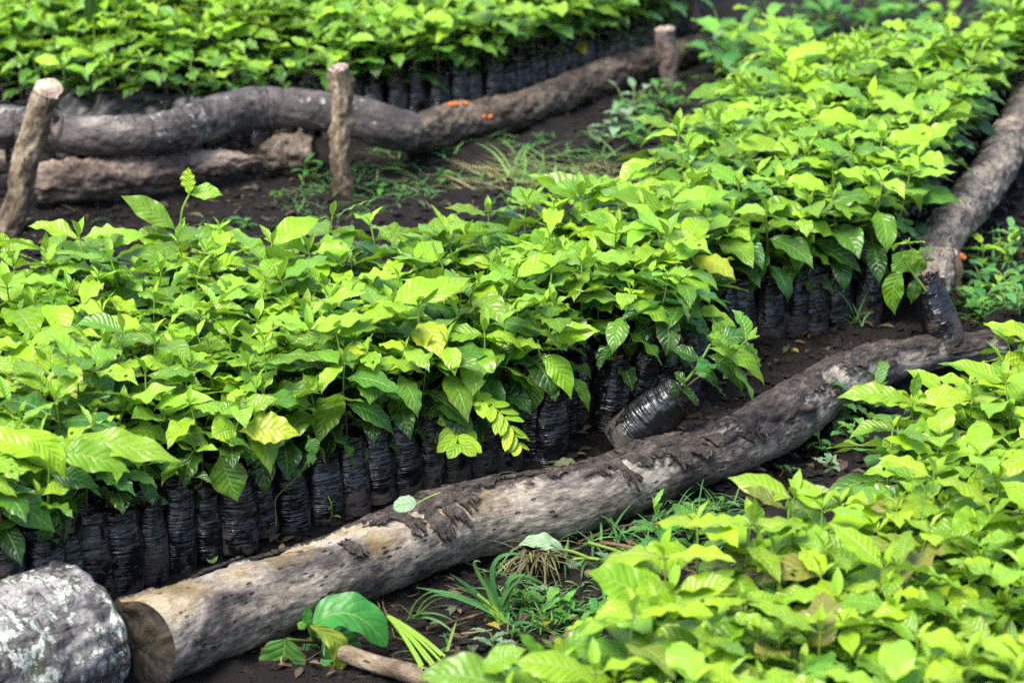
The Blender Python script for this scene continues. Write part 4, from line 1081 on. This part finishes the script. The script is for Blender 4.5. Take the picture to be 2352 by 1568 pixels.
put('frond', frond([(1035, 948, 0), (1085, 918, -.01), (1140, 940, -.03), (1172, 980, -.05), (1190, 1020, -.06)], 52, 25, 11, (.15, -.3, .95)), M['mimosa'], t)
put('frond', frond([(1045, 955, -.02), (1044, 975, -.03), (1050, 1000, -.05), (1056, 1020, -.07)], 56, 30, 4, (.0, -.8, .55)), M['mimosa'], t)
put('frond', frond([(1035, 948, 0), (1010, 930, .02), (985, 935, .03)], 34, 22, 4, (0, -.6, .8)), M['weed'], t)

# broad-leaved dock
p = at(735, 1475, LOW); Y = p[1] - .03
t = root_at('broadleaf_weed', p, 'dark green weed with broad rounded leaves growing against the pale log', 'weed')
def one(name, root, mat, **k):
    mb = MB(); hleaf(mb, **k); return put(name, mb, mat, root)
DK = M['weed']
one('leaf', t, DK, **D((655, 1466), (642, 1576), 108, Y - .08, .5, arch=0, nh=(-.1, -.9, .4), prof=ROUND, wave=.03, teeth=.05, fold=.12))
one('leaf', t, DK, **D((718, 1432), (888, 1484), 112, Y - .04, .42, arch=.26, nh=(.1, -.45, .9), prof=ROUND, wave=.03, bow=(6, -26), fold=.35))
one('leaf', t, DK, **D((712, 1436), (752, 1572), 52, Y - .09, .6, arch=0, nh=(.5, -.8, .3), bow=(46, -14), prof=LANCE, wave=.05))
one('leaf', t, DK, **D((742, 1462), (822, 1520), 100, Y, .12, arch=.1, nh=(.2, -.7, .6), prof=ROUND))
one('leaf', t, DK, **D((700, 1470), (770, 1545), 95, Y + .03, .1, arch=.1, nh=(0, -.7, .6), prof=ROUND))
one('leaf', t, DK, **D((702, 1440), (711, 1386), 28, Y - .02, .35, arch=0, nh=(-.3, -.9, .1), prof=LANCE))
one('leaf', t, DK, **D((700, 1444), (682, 1432), 22, Y - .06, .85, arch=.3, nh=(0, -.8, .5), prof=LANCE))
one('leaf', t, M['grass'], **D((735, 1520), (880, 1590), 30, Y - .06, .4, arch=.1, prof=BLADE))
mb = MB(); tube(mb, bez(p, atY(720, 1470, Y), atY(712, 1436, Y - .03), 10), .006, 8); tube(mb, bez(p, atY(680, 1470, Y - .04), atY(656, 1468, Y - .08), 10), .004, 7); put('stem', mb, M['stem'], t)

# cut branch on the path
rows_ = [(775, 1492, 20), (850, 1520, 21), (930, 1541, 22), (1040, 1575, 22)]
c_, r_ = px_ctr(rows_, LOW + .03)
wood('cut_branch', 'smooth greenish brown cut branch lying on the path below the dock weed', 'branch', c_, r_, 60, 32, M['stake'], M['cut_pale'], seed=44, rough=.002)

def blades(mb, base, n, L, W, age, spread=1.0, up=(20, 75), droop=(30, 110), az0=None, azw=PI, rg=R, r0=.01):
    for k in range(n):
        az = rg.uniform(0, 2 * PI) if az0 is None else az0 + rg.uniform(-azw, azw)
        b = np.asarray(base) + np.array([rg.uniform(-r0, r0), rg.uniform(-r0, r0), 0])
        l = L * rg.uniform(.5, 1.15)
        c = arc(b, az, math.radians(rg.uniform(*up)), l, math.radians(rg.uniform(*droop)), 12, rg.uniform(-.5, .5))
        c[:, 2] = np.maximum(c[:, 2], ground_z(c[:, 0], c[:, 1]) + .004 + .006 * rg.random())
        leaf_grid(mb, c, (0, 0, 1), W * rg.uniform(.6, 1.2), np.clip(age + rg.uniform(-.25, .25), 0, 1), rg.random() * .9, fold=.3, cols=2, prof=BLADE)

p = at(1164, 1432, LOW); t = root_at('grass_clump', p, 'uprooted blue-green grass clump with long arching blades on the path', 'grass')
mb = MB(); Y = p[1]
for a, m_, b, W in (((1164, 1432), (1100, 1360), (1032, 1316), 14), ((1160, 1428), (1120, 1370), (1040, 1340), 12), ((1160, 1424), (1090, 1370), (955, 1348), 18), ((1150, 1400), (1060, 1270), (1105, 1290), 10), ((1150, 1400), (1085, 1240), (1230, 1278), 12),
                   ((1160, 1410), (1110, 1310), (1130, 1400), 12), ((1165, 1420), (1140, 1290), (1235, 1330), 13), ((1160, 1400), (1110, 1330), (1112, 1310), 12), ((1150, 1390), (1180, 1290), (1262, 1350), 14), ((1165, 1430), (1150, 1370), (1210, 1310), 12), ((1168, 1430), (1165, 1360), (1155, 1330), 9)):
    leaf_grid(mb, bez(atY(*a, Y), atY(*m_, Y + .02), atY(*b, Y + .0), 16), (0, -.6, .8), W / pix(p), R.uniform(.2, .75), R.random() * .9, fold=.3, cols=2, prof=BLADE)
put('foliage', mb, M['grass'], t)
mb = MB()
for k in range(9):
    q = atY(1164 + R.uniform(-25, 18), 1440 + R.uniform(-6, 10), Y); tube(mb, bez(q, (q + atY(1130 + R.uniform(-30, 40), 1390, Y)) / 2, atY(1130 + R.uniform(-40, 40), 1375 + R.uniform(-20, 20), Y + .01), 8), .003, 6)
mb.A = [np.hstack([A[:, :1], A[:, 1:2] * 0 + .9, A[:, 2:]]) for A in mb.A]
put('stem', mb, M['stem'], t)
p = at(1236, 1305, LOW) + np.array([0, 0, .02]); t = root_at('dry_grass', p, 'brown dead grass tuft with matted roots pulled up beside the pale log', 'grass')
mb = MB()
for k in range(70):
    az = R.uniform(-2.6, -.3) if k % 2 else R.uniform(-3.2, .4)
    c = arc(p + np.array([R.uniform(-.035, .03), R.uniform(-.02, .02), R.uniform(0, .025)]), az, math.radians(R.uniform(-25, 45)), R.uniform(.04, .13), math.radians(R.uniform(20, 120)), 8, R.uniform(-.6, .6))
    c[:, 2] = np.maximum(c[:, 2], ground_z(c[:, 0], c[:, 1]) + .003)
    leaf_grid(mb, c, (0, 0, 1), R.uniform(.003, .006), R.uniform(0, .6), R.random() * .9, cols=2, prof=BLADE)
put('straw', mb, M['straw'], t)
p = at(892, 1430, LOW) + np.array([0, 0, .015]); t = root_at('pulled_grass', p, 'pulled bunch of pale grass stalks with a reddish root on dark soil', 'grass')
mb = MB()
for k in range(9):
    e = at(960 + k * 9 + R.uniform(-12, 12), 1535 - k * 3 + R.uniform(-10, 10), LOW + .05)
    tube(mb, bez(p, (p + e) / 2 + np.array([0, 0, .015]), e, 10), np.linspace(.0045, .003, 10), 6)
mb.A = [np.hstack([A[:, :1], A[:, 1:2] * 0 + .95, A[:, 2:]]) for A in mb.A]
put('stalk', mb, M['stem'], t)
mb = MB(); tube(mb, bez(p, p + np.array([-.008, 0, .012]), p + np.array([-.012, .01, .03]), 6), np.linspace(.004, .001, 6), 6); put('root', mb, M['twig'], t)
mb = MB(); blades(mb, p + np.array([.05, -.04, .01]), 6, .16, .010, .55, az0=-.6, azw=.5); put('foliage', mb, M['grass'], t)

# wilted branch with pale leaves
p = at(1479, 1292, LOW) + np.array([0, 0, .015]); Y = p[1] - .01
t = root_at('wilted_branch', p, 'cut branch with limp pale green leaves on the path by the log', 'branch')
mb = MB()
for path in ([(1479, 1291), (1400, 1288), (1340, 1281), (1267, 1295)], [(1352, 1281), (1320, 1268), (1294, 1262)], [(1342, 1283), (1330, 1300), (1325, 1312)], [(1440, 1288), (1425, 1268), (1350, 1245)], [(1560, 1390), (1450, 1386), (1330, 1386)]):
    c, _ = spline(np.array([atY(x, y, Y) for x, y in path]), 14); tube(mb, c, .004, 6); mb.A[-1][:, 1] = .85
put('stem', mb, M['stem'], t)
for a, b, W, bow in (((1294, 1262), (1190, 1252), 44, (0, -10)), ((1270, 1292), (1296, 1340), 62, (-4, 0)), ((1298, 1290), (1330, 1325), 40, (8, -4)), ((1328, 1326), (1310, 1384), 42, (-4, 0)), ((1425, 1275), (1440, 1310), 34, (0, 0)), ((1420, 1385), (1480, 1352), 60, (0, -6)), ((1330, 1330), (1392, 1366), 60, (8, -10)), ((1300, 1388), (1345, 1430), 50, (6, -6))):
    one('leaf', t, M['pale_leaf'], **D(a, b, W, Y - .01, R.uniform(.2, .9), nh=(.1, -.6, .8), bow=bow, wave=.05, arch=.1, prof=LANCE))

# leafy serrated weed by the log
def weed(name, label, px, py, z, Ls, n, age, mat='weed', prof=LANCE, h=.10, W=.42, group=None, seed=0, teeth=0.12, up=(0, 50), cat='weed'):
    rgw = random.Random(seed * 77 + 5)
    p = at(px, py, z); p[2] = gz(p[0], p[1])
    t = root_at(name, p, label, cat, group)
    st, fo = MB(), MB()
    nst = 1 if n < 9 else 3
    for q in range(nst):
        e = p + np.array([rgw.uniform(-.6, .6) * h * (nst > 1), rgw.uniform(-.6, .6) * h * (nst > 1), h * rgw.uniform(.7, 1.1)])
        c = bez(p, (p + e) / 2 + np.array([rgw.uniform(-.02, .02), rgw.uniform(-.02, .02), 0]), e, 9)
        tube(st, c, np.linspace(.0026, .0014, 9), 6)
        for k in range(n // nst):
            f = (k + 1) / (n // nst); b = c[int(round(f * 8))]
            L = Ls * rgw.uniform(.6, 1.15)
            cc = arc(b, k * 2.4 + rgw.uniform(-.4, .4) + q, math.radians(rgw.uniform(*up)), L, math.radians(rgw.uniform(20, 90)), 13)
            leaf_grid(fo, cc, (0, 0, 1), L * W * rgw.uniform(.8, 1.2), np.clip(age + rgw.uniform(-.25, .25), 0, 1), rgw.random() * .94, fold=.2, wave=.03 * L, cols=4, prof=prof, rg=rgw, teeth=teeth)
    put('stem', st, M['stem'], t); put('foliage', fo, M[mat], t)
    return t
weed('leafy_weed', 'dark green weed with toothed drooping leaves between the log and big-leaved bed', 1525, 1262, LOW, .10, 14, .35, h=.07, W=.34, seed=1, up=(0, 35))
weed('leafy_weed', 'upright lime-tipped sprig beside the toothed weed under the pale log', 1503, 1215, LOW, .06, 4, .8, h=.06, W=.3, seed=2, up=(50, 85))
weed('leafy_weed', 'shaded weed with small red buds past the log where the beds meet', 1930, 985, LOW, .08, 15, .3, h=.10, seed=3)
weed('leafy_weed', 'grey-green weed tangled at the edge of the big-leaved bed under its flat leaf', 2005, 955, LOW, .07, 15, .4, h=.10, seed=4, prof=ROUND)
weed('leafy_weed', 'pair of narrow green leaves under the thick middle of the pale log', 1790, 1080, LOW, .06, 3, .35, h=.03, seed=5, W=.25, teeth=0)
weed('leafy_weed', 'low green weed among the wilted leaves and grass clump', 1225, 1405, LOW, .05, 16, .5, h=.06, seed=6)
weed('leafy_weed', 'low weed with tiny fresh leaves near the tall pale coffee leaf', 1290, 1420, LOW, .045, 15, .6, h=.05, seed=7)
weed('leafy_weed', 'silvery small weed sprouting from gravelly soil beyond the cut branch', 1125, 1500, LOW, .06, 5, .6, 'pale_leaf', h=.06, seed=8, W=.3, teeth=0)
weed('sprout', 'tiny four-leaved sprout standing against the bags above the log', 755, 1212, 0, .026, 5, .6, h=.06, seed=9, prof=ROUND, teeth=0, cat='sprout')
weed('sprout', 'tiny sprout with round pale leaves low against the bags', 487, 1290, 0, .026, 5, .65, h=.05, seed=10, prof=ROUND, W=.8, teeth=0, cat='sprout')
weed('leafy_weed', 'thin weed with small round leaves at the foot of the knobbly stake', 715, 425, 0, .05, 9, .5, h=.08, seed=11, prof=ROUND)
PW = 'weeds scattered on the dark path behind the large bed'
for i, (px_, py_, L_, n_, ag) in enumerate(((205, 592, .07, 5, .35), (462, 560, .06, 5, .4), (560, 530, .06, 5, .45), (645, 470, .05, 6, .35), (905, 395, .05, 6, .5), (870, 440, .06, 5, .45), (1010, 420, .05, 7, .5))):
    weed('path_weed', 'small blurred weed on the dark path behind the large bed', px_, py_, 0, L_, n_, ag, h=.04, group=PW, seed=20 + i)
PW = 'pale weeds between the rough log and the large bed'
for i, (px_, py_, L_, n_) in enumerate(((1440, 268, .08, 14), (1480, 300, .09, 16), (1420, 320, .08, 12), (1530, 262, .08, 14), (1385, 345, .07, 10), (1460, 345, .07, 12))):
    weed('path_weed', 'pale drooping weed between the rough log and the large bed', px_, py_, 0, L_, n_, .55, 'weed' if i % 2 else 'pale_leaf', h=.10, group=PW, seed=30 + i)
PW = 'rank weeds beyond the far end of the large bed'
for i in range(22):
    px_, py_ = R.uniform(1690, 2352), R.uniform(60, 150) if i > 8 else R.uniform(120, 215)
    if i <= 8: px_ = R.uniform(1640, 1800)
    weed('rank_weed', 'blurred broad-leaved weed beyond the far end of the large bed', px_, py_ - (40 if px_ > 1850 else 0), 0, R.uniform(.09, .15), R.choice((9, 12, 15)), R.uniform(.4, .8), R.choice(('weed', 'weed', 'pale_leaf', 'mimosa')), h=R.uniform(.12, .26), W=.55, group=PW, seed=60 + i, prof=R.choice((LANCE, ROUND)), teeth=0)
PW = 'weeds growing around the loose leaning bag'
for i, (px_, py_) in enumerate(((2240, 690), (2290, 720), (2330, 680), (2270, 760), (2325, 750), (2345, 640), (2250, 640), (2225, 735), (2300, 620), (2310, 790), (2240, 785))):
    weed('leafy_weed', 'low blurred weed on the soil beside the loose leaning bag', px_, py_, -.03, R.uniform(.05, .09), R.choice((7, 12)), R.uniform(.4, .75), R.choice(('weed', 'weed', 'mimosa', 'grass')), h=R.uniform(.05, .10), group=PW, seed=90 + i, prof=R.choice((LANCE, ROUND)))

PW = 'small weeds strewn along the pale log'
for i, (px_, py_, L_, n_, mt) in enumerate(((1250, 1380, .05, 8, 'pale_leaf'), (1330, 1415, .05, 9, 'weed'), (1365, 1440, .05, 8, 'weed'), (1420, 1345, .06, 6, 'pale_leaf'), (1610, 1215, .05, 9, 'weed'), (1660, 1190, .05, 7, 'weed'), (1400, 1420, .05, 8, 'mimosa'), (1260, 1450, .05, 9, 'weed'), (1180, 1470, .04, 6, 'weed'), (1875, 1030, .05, 8, 'weed'), (1905, 1060, .05, 8, 'pale_leaf'), (1960, 1030, .06, 10, 'weed'), (1580, 1235, .06, 8, 'weed'))):
    weed('leafy_weed', 'small weed on the dark path between the pale log and the big-leaved bed', px_, py_, LOW, L_, n_, R.uniform(.3, .7), mt, h=R.uniform(.03, .07), group=PW, seed=130 + i, prof=R.choice((LANCE, ROUND)))

# vine tendril hanging on the bags
Y = Yf(660) - .06; p = atY(622, 1228, Y)
t = root_at('vine', p, 'thin green tendril with three small leaves trailing down the black bags', 'vine')
mb = MB(); c, _ = spline(np.array([atY(x, y, Y) for x, y in ((622, 1228), (634, 1200), (632, 1150), (650, 1125), (672, 1105), (690, 1085), (705, 1060), (712, 1030), (708, 1000))]), 40); tube(mb, c, .0013, 5); mb.A[-1][:, 1] = .95; put('stem', mb, M['stem'], t)
for a, b, W in (((705, 1045), (725, 1058), 34), ((690, 1080), (678, 1096), 22), ((708, 1010), (728, 1040), 40)): one('leaf', t, M['weed'], **D(a, b, W, Y - .01, .55, nh=(0, -.8, .5), prof=LANCE))
# pale round leaf on the log
Yl = LOGC[3][1] + .02
p = atY(938, 1172, Yl); t = root_at('fallen_leaf', p, 'small round pale leaf with its stalk, lying on the pale log\'s bark', 'leaf')
mb = MB(); hleaf(mb, (957, 1155), (903, 1166), 46, Yl, .9, arch=.1, nh=(0, -.55, .8), prof=ROUND, wave=.03); put('blade', mb, M['pale_leaf'], t)
mb = MB(); tube(mb, bez(atY(957, 1156, Yl), atY(985, 1140, Yl), atY(1012, 1130, Yl), 8), .0015, 5); mb.A[-1][:, 1] = .95; put('stalk', mb, M['stem'], t)
for i, (a, b, W, z, lab) in enumerate((((1268, 1072), (1330, 1066), 24, .035, 'rusty brown dead leaf on soil between the bags and the pale log'), ((1105, 1405), (1135, 1435), 34, LOW + .02, 'rust-coloured curled dead leaf under the uprooted grass clump'), ((1290, 505), (1330, 498), 20, .02, 'dull brown dead leaf on the path behind the large bed'))):
    p = at(a[0], a[1], z); t = root_at('dead_leaf', p, lab, 'leaf')
    one('blade', t, M['dead_leaf'], **D(a, b, W, p[1], .6, nh=(0, -.5, .85), arch=.3, wave=.05)); put('stalk', (lambda mb: (tube(mb, bez(p, p + np.array([-.01, 0, .005]), p + np.array([-.02, 0, 0]), 5), .001, 5), mb)[1])(MB()), M['twig'], t)
def twig(label, path, z, r, mat='twig'):
    c = np.array([at(x, y, z if np.isscalar(z) else z[i]) for i, (x, y) in enumerate(path)])
    c, _ = spline(c, 20); mb = MB(); tube(mb, c - c[0], np.linspace(r, r * .6, 20), 7, caps=True)
    mb.V = [v + 0.0012 * np.stack([fbm(v[:, 0] * 90, v[:, 1] * 90, 3.0, 2)] * 3, 1) for v in mb.V]
    o = obj('twig', mb, M[mat]); o.location = tuple(c[0]); return tag(o, label, 'twig')
twig('reddish bare twig lying on gravelly soil by the uprooted grass', [(980, 1442), (1050, 1425), (1140, 1398)], LOW + .022, .0048)
twig('thin pale twig on soil near the silvery small weed', [(1060, 1455), (1130, 1446)], LOW + .018, .0022, 'straw')
twig('dark forked stick on the path beside the wilted branch', [(1380, 1245), (1470, 1262), (1560, 1290), (1590, 1320)], LOW + .022, .006)
twig('grey bent stick under the pale log by the toothed weed', [(1330, 1245), (1400, 1215), (1440, 1206), (1480, 1205)], LOW + .025, .004)
o = twig('peeled pinkish stub of twig with an orange end, jutting from the rough log', [(2163, 570), (2188, 580), (2213, 592)], [.15, .13, .11], .009, 'cut_pale')
mb = MB(); pa, pb = at(2203, 587, .117), at(2217, 594, .108); tube(mb, np.array([pa, (pa + pb) / 2, pb]), [.0105, .011, .007], 10, caps=True); q = obj('broken_tip', mb, M['fungus'], o); q.location = -o.location

# stuff nobody could count: crumbs, loose grass, cut straw, litter
NRc = np.random.RandomState(3)
cm = MB()
def scatter(n, gen, smin, smax, flat=1.0):
    for k in range(n):
        x, y = gen(); s_ = smin * (smax / smin) ** (NRc.rand() ** 2.2)
        P = octa(s_, NRc) * np.array([1, 1, flat]) @ rotz(NRc.uniform(0, 6.28)).T
        cm.add(P + np.array([x, y, float(ground_z(x, y)) + s_ * .25 * flat]), None, OCT)
def pxgen(x0, x1, y0, y1, z):
    def f():
        p = at(NRc.uniform(x0, x1), NRc.uniform(y0, y1), z); return p[0], p[1]
    return f
scatter(5200, pxgen(560, 1700, 1180, 1568, LOW), .003, .018, .7)
scatter(1500, pxgen(1400, 2050, 850, 1200, LOW), .004, .022, .8)
scatter(2000, pxgen(1250, 2150, 720, 1080, 0), .004, .024, .9)
scatter(3200, pxgen(-20, 1400, 360, 600, 0), .004, .024, .8)
scatter(2200, pxgen(1300, 1750, 60, 420, 0), .005, .026, .8)
scatter(1500, pxgen(2100, 2400, 380, 800, 0), .004, .024, .8)
scatter(700, pxgen(0, 420, 1480, 1568, LOW), .003, .018, .8)
def loggen():
    k = NRc.uniform(.12, .98); i = k * (len(LOGC) - 1); p = np.array([np.interp(i, range(len(LOGC)), LOGC[:, q]) for q in range(3)])
    return p[0] + NRc.normal(0, .01), p[1] + .09 + abs(NRc.normal(0, .05))
scatter(2600, loggen, .004, .022, .8)
tag(obj('soil_crumbs', cm, M['crumb'], smooth=False), 'crumbs, clods and flakes of dark soil', kind='stuff')

gm_ = MB()
def spot(px, py, z, n, L, W, age, **k):
    p = at(px, py, z); p[2] = gz(p[0], p[1]); blades(gm_, p, n, L, W, age, **k)
for px_, py_, n_, L_ in ((1240, 1420, 22, .09), (1310, 1440, 26, .08), (1200, 1440, 16, .08), (1390, 1390, 16, .10), (1440, 1260, 14, .14), (1560, 1225, 22, .12), (1620, 1200, 18, .10), (1690, 1175, 16, .10), (1400, 1270, 10, .13), (1350, 1455, 18, .07), (1500, 1310, 14, .15), (1590, 1180, 12, .12), (1160, 1330, 6, .10), (1010, 1500, 8, .09)):
    spot(px_, py_, LOW, n_, L_, .006, .5, r0=.05, up=(5, 70))
for px_, py_ in ((1960, 760), (1975, 770), (1955, 752)): spot(px_, py_, 0, 3, .12, .006, .6, up=(40, 80))
for k in range(46): spot(R.uniform(1150, 1700), R.uniform(1190, 1440), LOW, 4, R.uniform(.05, .13), .006, R.uniform(.4, .95), r0=.05, up=(3, 55))
for k in range(60):
    spot(R.uniform(700, 1500), R.uniform(380, 470) if k % 2 else R.uniform(300, 420), 0, 5, R.uniform(.06, .14), .006, R.uniform(.35, .85), r0=.04, up=(0, 40))
for k in range(38): spot(R.gauss(1230, 130), R.gauss(405, 26), 0, 3, R.uniform(.10, .24), .008, R.uniform(.6, 1.0), r0=.05, up=(5, 45), droop=(20, 70))
for k in range(40): spot(R.uniform(640, 900), R.uniform(430, 500), 0, 3, R.uniform(.05, .12), .004, .7, r0=.04, up=(0, 30))
for k in range(60): spot(R.uniform(1620, 2352), R.uniform(20, 160), 0, 4, R.uniform(.06, .16), .009, R.uniform(.3, .8), r0=.06, up=(5, 70))
for k in range(30): spot(R.uniform(2200, 2352), R.uniform(560, 790), -.02, 4, R.uniform(.04, .10), .007, R.uniform(.3, .8), r0=.05, up=(5, 70))
for k in range(34): spot(R.uniform(1480, 1720), R.uniform(160, 320), 0, 3, R.uniform(.04, .10), .006, R.uniform(.4, .8), r0=.04, up=(5, 60))
for k in range(26): spot(R.uniform(0, 700), R.uniform(500, 590), 0, 3, R.uniform(.03, .08), .004, R.uniform(.2, .7), r0=.04, up=(5, 60))
tag(obj('grass', gm_, M['grass']), 'loose grass blades and tufts on the soil', kind='stuff')
sm_ = MB(); gm_keep = gm_; gm_ = sm_
for k in range(34):
    px_, py_ = R.gauss(1215, 110), R.gauss(405, 22)
    spot(px_, py_, 0, 3, R.uniform(.12, .30), .006, R.uniform(.3, 1.0), r0=.05, up=(2, 20), droop=(10, 40), az0=R.choice((0, PI)) - .35, azw=.7)
for k in range(160): spot(R.uniform(600, 1750), R.uniform(1180, 1560), LOW, 1, R.uniform(.03, .10), .003, R.uniform(0, .7), up=(0, 14), droop=(0, 30))
for k in range(120): spot(R.uniform(0, 1450), R.uniform(380, 590), 0, 1, R.uniform(.04, .14), .004, R.uniform(0, .7), up=(0, 14), droop=(0, 30))
tag(obj('cut_straw', sm_, M['straw']), 'dried straw and cut stalks strewn over the path', kind='stuff')
lm = MB()
for k in range(620):
    a_ = R.random()
    px_, py_, z = (R.uniform(600, 1750), R.uniform(1180, 1560), LOW) if a_ < .4 else (R.uniform(0, 1450), R.uniform(370, 600), 0) if a_ < .7 else (R.uniform(1250, 2100), R.uniform(740, 1080), 0)
    p = at(px_, py_, z); p[2] = gz(p[0], p[1]) + .006; L = R.uniform(.015, .05)
    leaf_grid(lm, arc(p, R.uniform(0, 6.28), R.uniform(-.1, .5), L, R.uniform(0, 1.0), 8), (0, 0, 1), L * R.uniform(.3, .6), R.uniform(0, 1), R.random(), fold=R.uniform(0, .5), wave=.03 * L, cols=4)
tag(obj('leaf_litter', lm, M['dead_leaf']), 'bits of dead leaf and bark on the soil', kind='stuff')
